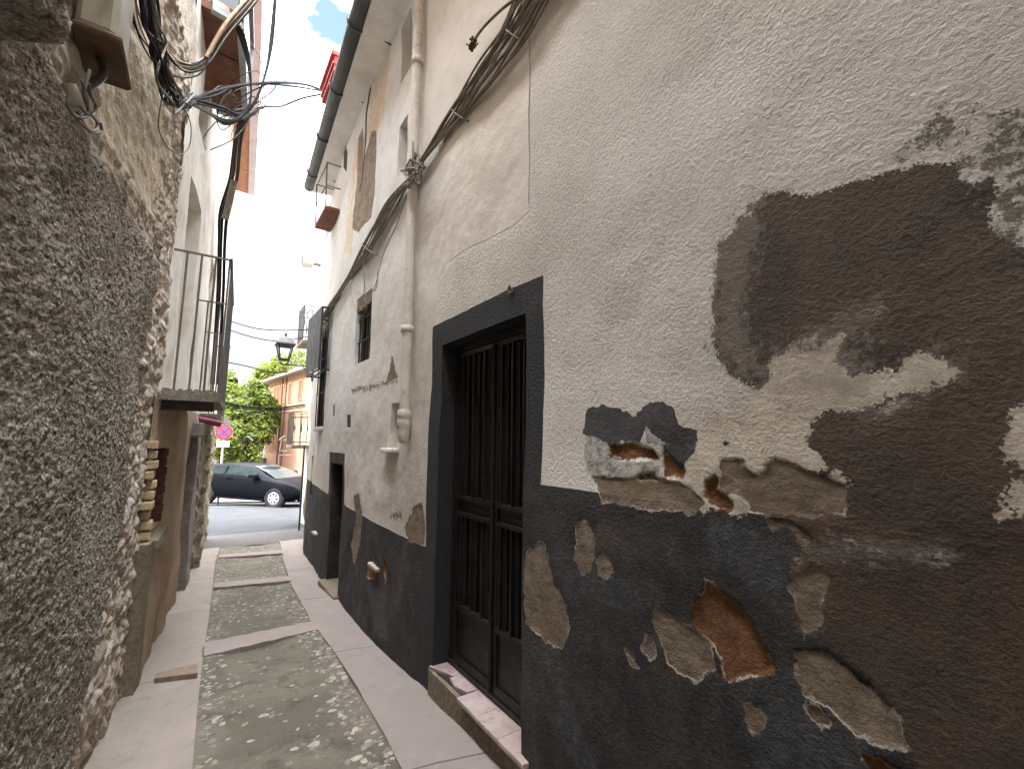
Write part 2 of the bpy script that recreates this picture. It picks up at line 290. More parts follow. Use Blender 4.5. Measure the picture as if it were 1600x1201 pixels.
# ---------------------------------------------------------------- mesh helpers
def link(o, parent=None):
    C.collection.objects.link(o)
    if parent: o.parent = parent
    return o
def tag(o, label=None, cat=None, group=None, kind=None):
    for a, b in (('label', label), ('category', cat), ('group', group), ('kind', kind)):
        if b: o[a] = b
    return o
def empty(name, loc, label, cat, group=None):
    o = bpy.data.objects.new(name, None); o.empty_display_size = .1; o.location = [float(v) for v in loc]; link(o); o['_loc'] = 0; del o['_loc']
    return tag(o, label, cat, group)
class MB:
    def __init__(s): s.v = []; s.f = []; s.m = []; s.sm = []
    def add(s, vs, fs, mi=0, smooth=False):
        b = len(s.v); s.v += [tuple(float(c) for c in p) for p in vs]; s.f += [tuple(i+b for i in f) for f in fs]; s.m += [mi]*len(fs); s.sm += [smooth]*len(fs); return s
    def hexa(s, p, mi=0):   # 8 points: bottom 4 ccw, top 4
        return s.add(p, [(3, 2, 1, 0), (4, 5, 6, 7), (0, 1, 5, 4), (1, 2, 6, 5), (2, 3, 7, 6), (3, 0, 4, 7)], mi)
    def box(s, x0, x1, y0, y1, z0, z1, mi=0):
        return s.hexa([(x0, y0, z0), (x1, y0, z0), (x1, y1, z0), (x0, y1, z0), (x0, y0, z1), (x1, y0, z1), (x1, y1, z1), (x0, y1, z1)], mi)
    def bbox(s, x0, x1, y0, y1, z0, z1, b=.006, mi=0):   # box with chamfered vertical section
        def ring(z, e): return [(x0+e, y0, z), (x1-e, y0, z), (x1, y0+e, z), (x1, y1-e, z), (x1-e, y1, z), (x0+e, y1, z), (x0, y1-e, z), (x0, y0+e, z)]
        i = lambda r, k: [(x+(k if x < (x0+x1)/2 else -k), y+(k if y < (y0+y1)/2 else -k), z) for x, y, z in r]
        vs = i(ring(z0, b), b*.7)+ring(z0+b, b)+ring(z1-b, b)+i(ring(z1, b), b*.7); fs = [tuple(range(7, -1, -1)), tuple(range(24, 32))]
        for q in range(3):
            for t in range(8): fs.append((q*8+t, q*8+(t+1) % 8, q*8+8+(t+1) % 8, q*8+8+t))
        return s.add(vs, fs, mi)
    def bar(s, a, b, w, h=None, mi=0, upv=(0, 0, 1)):
        a = np.array(a, float); b = np.array(b, float); d = b-a; d /= np.linalg.norm(d)+1e-9; h = h or w
        u_ = np.array(upv, float)
        if abs(d@u_) > .95: u_ = np.array((0, 1., 0))
        r_ = np.cross(d, u_); r_ /= np.linalg.norm(r_); u_ = np.cross(r_, d)
        p = [q+r_*sx*w/2+u_*sz*h/2 for q in (a, b) for sx, sz in ((-1, -1), (1, -1), (1, 1), (-1, 1))]
        return s.add(p, [(0, 1, 2, 3), (7, 6, 5, 4), (0, 4, 5, 1), (1, 5, 6, 2), (2, 6, 7, 3), (3, 7, 4, 0)], mi)
    def tube(s, path, r, n=8, mi=0, cap=True):
        P = [np.array(p, float) for p in path]; rs = r if hasattr(r, '__len__') else [r]*len(P); vs = []; prev = None
        for i, p in enumerate(P):
            d = P[min(i+1, len(P)-1)]-P[max(i-1, 0)]; d /= np.linalg.norm(d)+1e-9
            if prev is None:
                u_ = np.cross(d, (0, 0, 1.)) if abs(d[2]) < .9 else np.cross(d, (0, 1., 0))
            else: u_ = prev-d*(prev@d)
            u_ /= np.linalg.norm(u_)+1e-9; prev = u_; v_ = np.cross(d, u_)
            for k in range(n):
                a = 2*math.pi*k/n; vs.append(p+(u_*math.cos(a)+v_*math.sin(a))*rs[i])
        fs = [(i*n+k, i*n+(k+1) % n, (i+1)*n+(k+1) % n, (i+1)*n+k) for i in range(len(P)-1) for k in range(n)]
        s.add(vs, fs, mi, True)
        if cap: s.add(vs[:n], [tuple(range(n-1, -1, -1))], mi); s.add(vs[-n:], [tuple(range(n))], mi)
        return s
    def lathe(s, c, prof, n=16, mi=0, axis=2):
        vs = []
        for r_, h in prof:
            for k in range(n):
                a = 2*math.pi*k/n; q = [r_*math.cos(a), r_*math.sin(a)]; q.insert(axis, h); vs.append([c[t]+q[t] for t in range(3)])
        m = len(prof); fs = [(i*n+k, i*n+(k+1) % n, (i+1)*n+(k+1) % n, (i+1)*n+k) for i in range(m-1) for k in range(n)]
        s.add(vs, fs, mi, True); s.add(vs[:n], [tuple(range(n-1, -1, -1))], mi); s.add(vs[-n:], [tuple(range(n))], mi); return s
    def build(s, name, mats, parent=None, kind=None, **kw):
        me = bpy.data.meshes.new(name); me.from_pydata(s.v, [], s.f); mats = mats if isinstance(mats, (list, tuple)) else [mats]
        for m in mats: me.materials.append(m)
        me.polygons.foreach_set('material_index', s.m); me.polygons.foreach_set('use_smooth', s.sm); me.update()
        o = bpy.data.objects.new(name, me); link(o)
        if parent:
            o.parent = parent; o.matrix_parent_inverse = Matrix.Translation(-Vector(parent.location)) if parent.type == 'EMPTY' else Matrix.Identity(4)
        if kind: o['kind'] = kind
        if kw: tag(o, **kw)
        return o
def spline(pts, n=8):
    P = [np.array(p, float) for p in pts]; P = [2*P[0]-P[1]]+P+[2*P[-1]-P[-2]]; o = []
    for i in range(1, len(P)-2):
        for k in range(n):
            t = k/n; a, b, c, d = P[i-1:i+3]
            o.append(.5*((2*b)+(-a+c)*t+(2*a-5*b+4*c-d)*t*t+(-a+3*b-3*c+d)*t**3))
    o.append(P[-2]); return o
def gridlines(parts, extra):
    v = []
    for a, b, st in parts: v += list(np.arange(a, b, st))
    v.append(parts[-1][1]); e = sorted(set(extra))
    v = [x for x in v if all(abs(x-q) > .0025 for q in e)]
    return np.array(sorted(v+list(e)))
def wall(name, ys, zs, xf, disp, side, openings, attrs, mat, parent, **kw):
    """grid wall seen from the alley; side=-1: the wall faces -x. openings: (y0,y1,z0,z1,depth)"""
    Y, Z = np.meshgrid(ys, zs, indexing='ij'); X = xf(Y)+disp(Y, Z)*side
    ny, nz_ = Y.shape; idx = np.arange(ny*nz_).reshape(ny, nz_)
    keep = np.ones((ny-1, nz_-1), bool); cy = (ys[1:]+ys[:-1])/2; cz = (zs[1:]+zs[:-1])/2
    for y0, y1, z0, z1, dp in openings:
        keep &= ~(((cy > y0) & (cy < y1))[:, None] & ((cz > z0) & (cz < z1))[None, :])
    q = np.stack([idx[:-1, :-1], idx[1:, :-1], idx[1:, 1:], idx[:-1, 1:]], -1)[keep]
    if side < 0: q = q[:, ::-1]
    V = [np.stack([X.ravel(), Y.ravel(), Z.ravel()], 1)]; Fs = [q]; A = [(Y.ravel(), Z.ravel())]; base = ny*nz_
    for y0, y1, z0, z1, dp in openings:
        iy = np.where((ys >= y0-1e-6) & (ys <= y1+1e-6))[0]; iz = np.where((zs >= z0-1e-6) & (zs <= z1+1e-6))[0]
        for line, flip in ((idx[iy, iz[0]], 0), (idx[iy, iz[-1]], 1), (idx[iy[0], iz], 1), (idx[iy[-1], iz], 0)):
            P = V[0][line]; Q = P.copy(); Q[:, 0] = xf(Q[:, 1])-side*dp; n = len(line)
            V += [P, Q]; A += [(P[:, 1], P[:, 2])]*2; a = np.arange(n-1)+base; b = a+n
            f = np.stack([a, a+1, b+1, b], 1); Fs.append(f[:, ::-1] if flip else f); base += 2*n
    V = np.concatenate(V); Fa = np.concatenate(Fs); me = bpy.data.meshes.new(name)
    me.vertices.add(len(V)); me.vertices.foreach_set('co', V.ravel()); nf = len(Fa)
    me.loops.add(nf*4); me.polygons.add(nf); me.loops.foreach_set('vertex_index', Fa.ravel().astype(np.int32))
    me.polygons.foreach_set('loop_start', np.arange(nf, dtype=np.int32)*4); me.polygons.foreach_set('loop_total', np.full(nf, 4, np.int32))
    me.polygons.foreach_set('use_smooth', np.ones(nf, bool)); me.update(calc_edges=True); me.validate()
    ay = np.concatenate([a for a, b in A]); az = np.concatenate([b for a, b in A])
    for nm, fn in attrs.items():
        at = me.attributes.new(nm, 'FLOAT', 'POINT'); at.data.foreach_set('value', np.asarray(fn(ay, az), np.float32))
    me.materials.append(mat); o = bpy.data.objects.new(name, me); link(o); o.parent = parent
    if parent: o.matrix_parent_inverse = Matrix.Translation(-Vector(parent.location))
    if kw: tag(o, **kw)
    return o

exec_order = []
# ================================================================ GROUND
def sheet(name, xs, ys, dz, mat, mask=None, **kw):
    X, Y = np.meshgrid(xs, ys, indexing='ij'); Z = zg(X, Y)+dz
    n, m = X.shape; idx = np.arange(n*m).reshape(n, m)
    q = np.stack([idx[:-1, :-1], idx[1:, :-1], idx[1:, 1:], idx[:-1, 1:]], -1).reshape(-1, 4)
    b = MB(); b.add(list(zip(X.ravel(), Y.ravel(), Z.ravel())), [tuple(int(t) for t in f) for f in q], 0, True)
    return b.build(name, mat, **kw)
gm = pm('earth', (.16, .14, .10), (.12, .12, .06), .3, .95, 3, .02)
xs = np.unique(np.concatenate([[-900, -300, -100], np.arange(-60, 60.1, 2), [100, 300, 900]]))
ys = np.unique(np.concatenate([[-900, -100, -30], np.arange(-12, 90, 1), [150, 300, 900]]))
sheet('ground', xs, ys, -.02, gm, kind='structure')
def street_mat():
    k = N('street_asphalt'); f = k.noise(1.5, 6, .6); c = k.mix(k.rng(f, .35, .65), (.044, .046, .050), (.036, .038, .042))
    c = k.mix(k.rng(k.noise(90, 4, .7), .55, .7), c, (.06, .06, .062))
    cr_ = k.rng(k.vor(.8, 'DISTANCE_TO_EDGE'), .004, .012); c = k.mix(cr_, (.028, .027, .025), c)
    k.bump(k.ma('MULTIPLY', k.noise(120, 3), .004)); return k.done(c, .9, 0, .2)
sheet('road', np.arange(-14, 14.1, .5), np.concatenate([np.arange(11.2, 24, .4)]), .0, street_mat(), kind='structure')
# far pavement on the other side of the street
pv = sheet('pavement', np.arange(-14, 18.1, 1), np.arange(24, 40, 1), .06, pm('far_pavement', (.16, .15, .14), (.13, .12, .11), 2, .9, 30, .003), kind='structure')

def edge(pxs, dz=0.):
    P = np.array([G(*p, dz)[:2] for p in pxs]); P = P[np.argsort(P[:, 1])]
    lo = P[0]; P = np.vstack([[lo[0]+(lo[0]-P[1][0])*0, -8], P]); return lambda y: np.interp(y, P[:, 1], P[:, 0])
eL = edge([(300, 1200), (309, 1100), (319, 1010), (327, 960), (336, 880), (345, 850)])
eR = edge([(625, 1200), (600, 1150), (560, 1080), (520, 1020), (487, 975), (457, 920), (443, 880), (438, 850)])
YE = 10.9
def strip(name, f0, f1, y0, y1, dz, mat, nx=8, st=.05, bumpf=None, **kw):
    ys = np.arange(y0, y1+st/2, st); T = np.linspace(0, 1, nx)
    Y, TT = np.meshgrid(ys, T, indexing='ij'); X = f0(Y)*(1-TT)+f1(Y)*TT; Z = zg(X, Y)+dz+(bumpf(X, Y) if bumpf else 0)
    n, m = X.shape; idx = np.arange(n*m).reshape(n, m)
    q = np.stack([idx[:-1, :-1], idx[:-1, 1:], idx[1:, 1:], idx[1:, :-1]], -1).reshape(-1, 4)
    b = MB(); b.add(list(zip(X.ravel(), Y.ravel(), Z.ravel())), [tuple(int(t) for t in f) for f in q], 0, True)
    # little edge skirts
    for c_, fl in ((0, 1), (m-1, 0)):
        a = [(X[i, c_], Y[i, c_], Z[i, c_]) for i in range(n)]; a2 = [(x, y, z-.06) for x, y, z in a]
        fs = [(i, i+1, n+i+1, n+i) if not fl else (n+i, n+i+1, i+1, i) for i in range(n-1)]; b.add(a+a2, fs, 0)
    return b, kw, name, mat
def walk_mat(name, c1, c2, c3, tint):
    k = N(name); c = k.mix(k.rng(k.noise(1.3, 6, .65), .38, .62), c1, c2); c = k.mix(k.rng(k.noise(9, 7, .7), .5, .75, 0, .7), c, c3)
    c = k.mix(k.rng(k.noise(2.1, 4, .6), .5, .66, 0, .8), c, tint)
    c = k.mix(k.rng(k.noise(140, 3, .7), .6, .75, 0, .5), c, tuple(v*.55 for v in c3))
    # joints every 1.6 m
    sp = k.n('SeparateXYZ'); k.l(k.tc, sp.inputs[0]); yy = k.ma('ADD', sp.outputs[1], k.ma('MULTIPLY', k.noise(2), .06)); fr = k.ma('ABSOLUTE', k.ma('SUBTRACT', k.ma('FRACT', k.ma('MULTIPLY', k.ma('ADD', yy, k.ma('MULTIPLY', sp.outputs[0], .25)), .55)), .5))
    jn = k.rng(fr, .0, .006); c = k.mix(jn, tuple(v*.45 for v in c3), c)
    k.bump(k.ma('ADD', k.ma('MULTIPLY', k.noise(110, 4), .003), k.ma('MULTIPLY', jn, .004))); return k.done(c, .88, 0, .25)
mL_ = walk_mat('beige_paving', (.24, .21, .178), (.262, .222, .195), (.165, .148, .126), (.29, .235, .212))
mR_ = walk_mat('pink_paving', (.25, .208, .190), (.235, .203, .182), (.185, .163, .145), (.275, .220, .205))
lump = lambda X, Y: fbm(X, Y, 3, 3, 3)*.02
b, kw, nm, mt = strip('sidewalk_beige', lambda y: lwx(y)-.25, eL, -7.5, YE, .022, mL_, 14, bumpf=lump); b.build(nm, mt, kind='structure')
b, kw, nm, mt = strip('sidewalk_pink', eR, lambda y: rwx(y)+.25, -7.5, YE, .022, mR_, 14, bumpf=lump); b.build(nm, mt, kind='structure')
def lane_mat():
    k = N('cemented_cobbles'); c = k.mix(k.rng(k.noise(1.6, 6, .6), .4, .6), (.158, .138, .108), (.112, .10, .078))
    c = k.mix(k.rng(k.noise(5, 7, .7), .5, .7), c, (.075, .068, .050)); c = k.mix(k.rng(k.noise(3, 5, .6), .6, .75, 0, .6), c, (.12, .125, .075))
    c = k.mix(k.rng(k.noise(70, 5, .7), .58, .7, 0, .7), c, (.25, .22, .17))
    k.bump(k.ma('ADD', k.ma('MULTIPLY', k.noise(60, 6, .65), .010), k.ma('MULTIPLY', k.noise(14, 5, .6), .015))); return k.done(c, .9, 0, .25)
stones = [pm('stone_pale', (.38, .345, .29), (.27, .245, .2), 30, .75, 80, .002), pm('stone_grey', (.22, .205, .18), (.155, .145, .13), 30, .75, 80, .002), pm('stone_ochre', (.29, .24, .17), (.21, .17, .125), 30, .75, 80, .002), pm('stone_dark', (.14, .125, .10), (.1, .09, .075), 30, .8, 80, .002)]
lf = lambda X, Y: fbm(X, Y, 2.2, 3, 9)*.04
b, kw, nm, mt = strip('cobbled_lane', lambda y: eL(y)-.01, lambda y: eR(y)+.01, -7.5, YE, .0, lane_mat(), 24, bumpf=lf)
for _ in range(3000):
    y = 1.6+random.random()**1.25*9.2; t = random.random(); 
    if random.random() < .38: t = 1-abs(random.gauss(0, .14)) if random.random() < .6 else abs(random.gauss(0, .12))
    if y < 5.7 and .15 < t < .8 and random.random() < .72: continue
    if not 0.015 < t < .985: continue
    x = eL(y)*(1-t)+eR(y)*t; r1 = random.uniform(.010, .024)*(1.25 if y < 5 else 1); r2 = r1*random.uniform(.5, .9); a = random.gauss(.5, .6)
    if random.random() < .07: r1 *= 1.7; r2 *= 1.6
    z = float(zg(x, y)+lf(np.array(x), np.array(y)))-.001; h = random.uniform(.001, .0055); vs = []; n = 8
    jit = [random.uniform(.8, 1.15) for _ in range(n)]
    for rr, hh in ((1, -.004), (.86, h*.7), (.5, h)):
        for q in range(n):
            u_ = math.cos(q*2*math.pi/n)*r1*rr*jit[q]; v_ = math.sin(q*2*math.pi/n)*r2*rr*jit[q]
            vs.append((x+u_*math.cos(a)-v_*math.sin(a), y+u_*math.sin(a)+v_*math.cos(a), z+hh))
    fs = [(i*n+q, i*n+(q+1) % n, (i+1)*n+(q+1) % n, (i+1)*n+q) for i in range(2) for q in range(n)]+[tuple(range(2*n, 3*n))]
    b.add(vs, fs, random.choice([1, 1, 2, 2, 3, 2, 4, 2]), True)
b.build('cobbled_lane', [mt]+stones, kind='structure')
# pink cross bands in the lane
for a0, a1, b0, b1 in (((318, 1008), (487, 974), (319, 1029), (497, 987)), ((335, 913), (452, 902), (334, 921), (457, 909)), ((342, 868), (441, 861), (341, 873), (443, 866))):
    A0, A1, B0, B1 = [G(*p) for p in (a0, a1, b0, b1)]; vs = []; n = 14
    for i in range(n+1):
        t = i/n
        for P, Q in ((A0, A1), (B0, B1)):
            p = P*(1-t)+Q*t; x, y = p[0], p[1]+.012*math.sin(i*2.1); zt = float(zg(x, y)+.026)
            vs.append((x, y, zt)); vs.append((x, y, zt-.07))
    fs = [(4*i, 4*i+2, 4*i+6, 4*i+4)[::-1] for i in range(n)]+[(4*i, 4*i+4, 4*i+5, 4*i+1)[::-1] for i in range(n)]+[(4*i+2, 4*i+3, 4*i+7, 4*i+6)[::-1] for i in range(n)]
    MB().add(vs, fs).build('paving_band', mR_, kind='structure')
# brick-sized patch let into the beige paving
q = [G(*p) for p in ((243, 1062), (307, 1046), (308, 1062), (240, 1071))]
b = MB(); top = [(p[0], p[1], float(zg(p[0], p[1]))+.052) for p in q]; b.add(top+[(x, y, z-.05) for x, y, z in top], [(3, 2, 1, 0), (0, 1, 5, 4), (1, 2, 6, 5), (2, 3, 7, 6), (3, 0, 4, 7)])
b.build('paving_patch', pm('worn_brick_patch', (.235, .17, .13), (.18, .135, .105), 20, .9, 50, .008), label='worn reddish brick patch set across the beige paving strip', cat='paving patch')
# paver field where the lane meets the street
def pav_mat():
    k = N('grey_pavers'); bt = k.n('TexBrick'); k.l(k.tc, bt.inputs[0]); bt.inputs['Scale'].default_value = 4; bt.inputs['Color1'].default_value = (0.093, 0.084, 0.077, 1); bt.inputs['Color2'].default_value = (0.077, 0.071, 0.067, 1); bt.inputs['Mortar'].default_value = (0.043, 0.040, 0.037, 1); bt.inputs['Mortar Size'].default_value = .012
    k.bump(k.ma('MULTIPLY', bt.outputs['Fac'], -.004)); return k.done(k.mix(k.rng(k.noise(3, 6, .6), .4, .7, 0, .6), bt.outputs[0], (.09, .088, .082)), .88)
sheet('paver_crossing', np.arange(-1.5, 3.6, .3), np.arange(10.9, 12.9, .25), .008, pav_mat(), kind='structure')

# ================================================================ RIGHT HOUSE
H = empty('white_house', (1.46, 4, 0), 'long white rendered house with charcoal base, peeling plaster and dark barred gateway', 'house')
c3 = lambda pts: [tuple(on(820+x/2, 600+y/2)[1:]) for x, y in pts]
c2 = lambda pts: [tuple(on(800+x/2, y/2)[1:]) for x, y in pts]
pp = lambda pts: [tuple(on(x, y)[1:]) for x, y in pts]
brown = [pp([(1190, 310), (1225, 298), (1262, 312), (1290, 302), (1345, 285), (1400, 272), (1445, 258), (1465, 265), (1510, 255), (1505, 280), (1520, 300), (1550, 285), (1565, 295), (1550, 325), (1560, 360), (1590, 385), (1640, 400), (1700, 1300), (1500, 1290), (1440, 1200), (1400, 1130), (1360, 1060), (1290, 1000), (1245, 985), (1235, 940), (1240, 885), (1262, 850), (1240, 825), (1200, 810), (1180, 760), (1190, 700), (1200, 640), (1190, 610), (1150, 590), (1122, 560), (1116, 500), (1122, 430), (1130, 380), (1168, 350)])]
smear = [pp([(1190, 610), (1200, 580), (1250, 530), (1300, 500), (1380, 470), (1392, 490), (1340, 530), (1300, 560), (1330, 590), (1300, 620), (1240, 640), (1200, 640)]), pp([(1330, 640), (1400, 620), (1460, 605), (1440, 640), (1350, 665)]), pp([(1262, 850), (1300, 840), (1480, 850), (1500, 870), (1300, 880), (1245, 890)])]
cream = [pp([(1070, 720), (1085, 700), (1092, 675), (1115, 645), (1140, 636), (1170, 637), (1190, 610), (1203, 585), (1215, 560), (1245, 548), (1285, 552), (1300, 540), (1322, 528), (1312, 548), (1302, 562), (1340, 592), (1410, 578), (1440, 556), (1480, 558), (1515, 583), (1500, 597), (1450, 602), (1400, 622), (1340, 642), (1300, 642), (1275, 660), (1265, 690), (1283, 705), (1298, 730), (1270, 738), (1240, 720), (1205, 738), (1182, 742), (1175, 725), (1142, 712), (1130, 722), (1125, 745), (1105, 745), (1102, 780), (1112, 796), (1100, 800), (1088, 770), (1073, 745)]),
         pp([(1325, 733), (1332, 762), (1300, 752), (1303, 732)]), pp([(1580, 640), (1660, 640), (1660, 745), (1575, 720), (1565, 690)]), pp([(1590, 755), (1660, 750), (1660, 820), (1565, 805), (1580, 780)]), pp([(1157, 768), (1167, 770), (1173, 802), (1143, 802)])]
white = [c3([(190, 150), (240, 165), (265, 195), (300, 235), (400, 240), (420, 270), (400, 285), (330, 300), (240, 305), (200, 280), (183, 210)]), c3([(375, 120), (395, 150), (450, 190), (440, 205), (405, 190), (375, 190)]), c3([(575, 655), (600, 670), (620, 720), (610, 735), (590, 710)])]
taupe = [c3([(620, 235), (680, 235), (690, 265), (740, 290), (790, 235), (830, 240), (870, 262), (940, 290), (1008, 312), (1003, 412), (940, 417), (860, 415), (760, 412), (700, 400), (700, 362), (670, 340), (640, 350), (600, 330), (622, 290), (610, 262)]),
         c3([(212, 290), (300, 295), (400, 290), (520, 320), (560, 370), (530, 402), (430, 390), (330, 378), (245, 362)]), c3([(425, 690), (480, 728), (540, 770), (592, 800), (602, 890), (540, 925), (500, 900), (460, 870), (440, 800), (415, 735)]),
         c3([(838, 828), (940, 825), (1000, 870), (1090, 945), (1150, 1010), (1205, 1135), (1130, 1135), (1040, 1090), (960, 1020), (880, 965), (850, 900)]), c3([(828, 620), (870, 588), (920, 560), (955, 600), (935, 700), (930, 760), (880, 795), (850, 700)]),
         c3([(18, 520), (62, 485), (82, 540), (100, 620), (140, 680), (152, 760), (130, 822), (90, 812), (50, 780), (8, 740), (2, 600)]), c3([(190, 408), (218, 450), (228, 510), (215, 585), (190, 590), (163, 540), (170, 450)]), c3([(250, 520), (272, 540), (292, 580), (270, 602), (240, 590), (233, 540)]), c3([(390, 778), (412, 790), (417, 830), (400, 852), (383, 820)]),
         c3([(700, 995), (750, 988), (768, 1040), (745, 1092), (713, 1082), (696, 1040)]), c3([(325, 822), (345, 830), (362, 880), (345, 878)]), c3([(760, 420), (830, 420), (905, 480), (870, 500), (830, 440), (775, 460)]),
         pp([(648, 790), (660, 785), (664, 820), (662, 852), (640, 845), (634, 825)]), pp([(553, 775), (562, 770), (567, 800), (562, 850), (553, 880), (547, 850), (555, 810)]), pp([(612, 555), (620, 590), (600, 602), (606, 580)]),
         pp([(588, 205), (585, 300), (580, 340), (562, 364), (552, 358), (555, 310), (562, 265), (572, 235), (580, 205)]), pp([(614, -10), (612, 45), (604, 82), (594, 92), (594, 50), (602, 0)]), c3([(880, 1000), (930, 1010), (960, 1060), (930, 1080), (890, 1040)])]
orange = [c3([(575, 618), (622, 650), (680, 690), (720, 760), (760, 830), (782, 882), (750, 907), (640, 922), (610, 850), (580, 792), (530, 742), (535, 690), (558, 650)]), c3([(263, 198), (340, 182), (400, 208), (422, 238), (300, 238), (263, 225)]), c3([(430, 203), (470, 240), (502, 270), (497, 292), (440, 287), (430, 240)]), c3([(600, 282), (612, 300), (600, 330), (640, 352), (662, 372), (650, 397), (600, 392), (568, 350), (568, 305)]),
          c3([(1052, 1152), (1110, 1168), (1175, 1200), (1240, 1260), (1090, 1240)]), c3([(345, 287), (400, 273), (412, 296), (360, 302)]), pp([(576, 868), (590, 880), (588, 905), (575, 900)]), pp([(600, 870), (608, 890), (603, 910)])]
slate = [c3([(188, 80), (240, 63), (300, 83), (345, 103), (370, 73), (415, 53), (455, 73), (482, 110), (500, 133), (538, 145), (543, 185), (510, 232), (490, 262), (460, 235), (432, 200), (450, 188), (395, 150), (378, 122), (360, 185), (300, 175), (265, 195), (240, 168), (200, 155), (178, 150)])]
scrub = [c2([(1340, 360), (1440, 345), (1410, 430), (1340, 465), (1220, 500), (1290, 420)]), c2([(1520, 370), (1620, 355), (1620, 560), (1500, 540), (1440, 520)]), c2([(640, 770), (700, 700), (760, 620), (800, 620), (740, 1000), (830, 1200), (700, 1180), (625, 1080)]), c2([(1500, 600), (1640, 560), (1640, 800), (1520, 720)]), pp([(550, 606), (590, 597), (620, 588), (620, 598), (590, 606), (552, 616)]), pp([(610, 800), (632, 795), (630, 812), (610, 812)]), c2([(820, 1080), (1140, 1060), (1140, 1200), (830, 1200)]), c2([(1240, 1080), (1420, 1120), (1430, 1190), (1260, 1190)])]
c4 = lambda pts: [tuple(on(820+x/3.336, 840+y/3.336)[1:]) for x, y in pts]
bluegrey = [c4([(105, 525), (205, 545), (235, 720), (285, 900), (355, 1050), (330, 1085), (230, 940), (170, 760), (118, 640)]), c4([(150, 900), (250, 930), (420, 1120), (420, 1230), (330, 1230), (200, 1080)]), c4([(170, 100), (270, 60), (420, 120), (640, 260), (700, 330), (560, 400), (380, 330), (240, 340)]), pp([(1106, 800), (1180, 814), (1240, 832), (1255, 860), (1232, 905), (1230, 985), (1210, 960), (1160, 900), (1108, 890)]), pp([(1140, 1060), (1240, 1040), (1330, 1120), (1400, 1240), (1200, 1240)]), pp([(575, 900), (600, 930), (615, 1000), (590, 990)]), pp([(690, 530), (712, 560), (705, 1020), (672, 1035), (670, 800)])]
coarse = pp([(826, -400), (827, 330), (800, 355), (740, 385), (700, 410), (682, 440), (674, 520), (662, 620), (657, 700), (665, 870)])+[(3.3, -2), (-9.5, -2), (-9.5, 12), (1.98, 12)]
stainP = [pp([(596, 80), (612, 60), (600, 170), (588, 215), (572, 235), (580, 150)]), pp([(620, -40), (622, 60), (610, 70), (600, -20)]), pp([(545, 300), (556, 230), (566, 200), (560, 280), (550, 400), (540, 395)])]
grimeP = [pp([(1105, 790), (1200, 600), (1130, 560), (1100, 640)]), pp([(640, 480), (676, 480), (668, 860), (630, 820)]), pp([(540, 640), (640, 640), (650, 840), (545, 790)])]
farwhite = pp([(826, -300), (640, 120), (560, 300), (500, 500), (497, 760)])
CR = [pp([(545, 648), (549, 648), (549, 668), (545, 668)]), pp([(522, 632), (524.5, 632), (524.5, 650), (522, 650)]), c3([(940, 825), (1000, 870), (1090, 950), (1150, 1010), (1145, 1013), (1085, 955), (998, 876), (938, 830)]), pp([(825.5, 0), (826, 320), (827, 320), (826.5, 0)]), pp([(585, 120), (575, 180), (568, 260), (563, 300), (561, 300), (566, 255), (573, 178), (583, 120)]), pp([(540, 215), (537, 262), (541, 270), (544, 240)])]
dado1 = [(-9.5, -1.5), (-9.5, 1.385), (1.86, 1.385), (1.86, 2.5), (3.265, 2.5), (3.265, .815), (5.75, .835), (5.75, 1.44), (6.72, 1.44), (6.72, .86), (12.8, .86), (12.8, -1.5)]
def U(polys, cap=.3):
    def f(y, z):
        r = np.full(y.shape, -cap)
        for p in polys:
            P = np.array(p); lo = P.min(0)-.2; hi = P.max(0)+.2; m = (y > lo[0]) & (y < hi[0]) & (z > lo[1]) & (z < hi[1])
            if m.any(): r[m] = np.maximum(r[m], sdf(y[m], z[m], p))
        return np.clip(r, -cap, cap)
    return f
band = [(1.80, 1.3), (1.80, 2.6), (3.33, 2.6), (3.33, -.3), (3.05, -.3), (3.05, 1.4), (2.0, 1.4)]
R_attr = dict(smear=U(smear), brown=U(brown), cream=U(cream), white=U(white), taupe=U(taupe), orange=U(orange), slate=U(slate), scrub=U(scrub, .2), dado=U([dado1]),
              crack=U(CR, .05), bluegrey=lambda y, z: sstep(-.02, .03, U(bluegrey)(y, z)+fbm(y, z, 14, 3, 6)*.03), coarse=lambda y, z: sstep(-.02, .04, sdf(y, z, coarse)), smooth=lambda y, z: np.clip(-sdf(y, z, coarse), -.1, .1),
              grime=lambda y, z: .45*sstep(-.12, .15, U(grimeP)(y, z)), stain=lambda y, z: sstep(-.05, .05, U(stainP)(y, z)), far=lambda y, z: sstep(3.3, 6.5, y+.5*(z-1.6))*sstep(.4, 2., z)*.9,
              band=lambda y, z: sstep(-.02, .02, U([band])(y, z)), low=lambda y, z: sstep(1.9, 1.3, z))
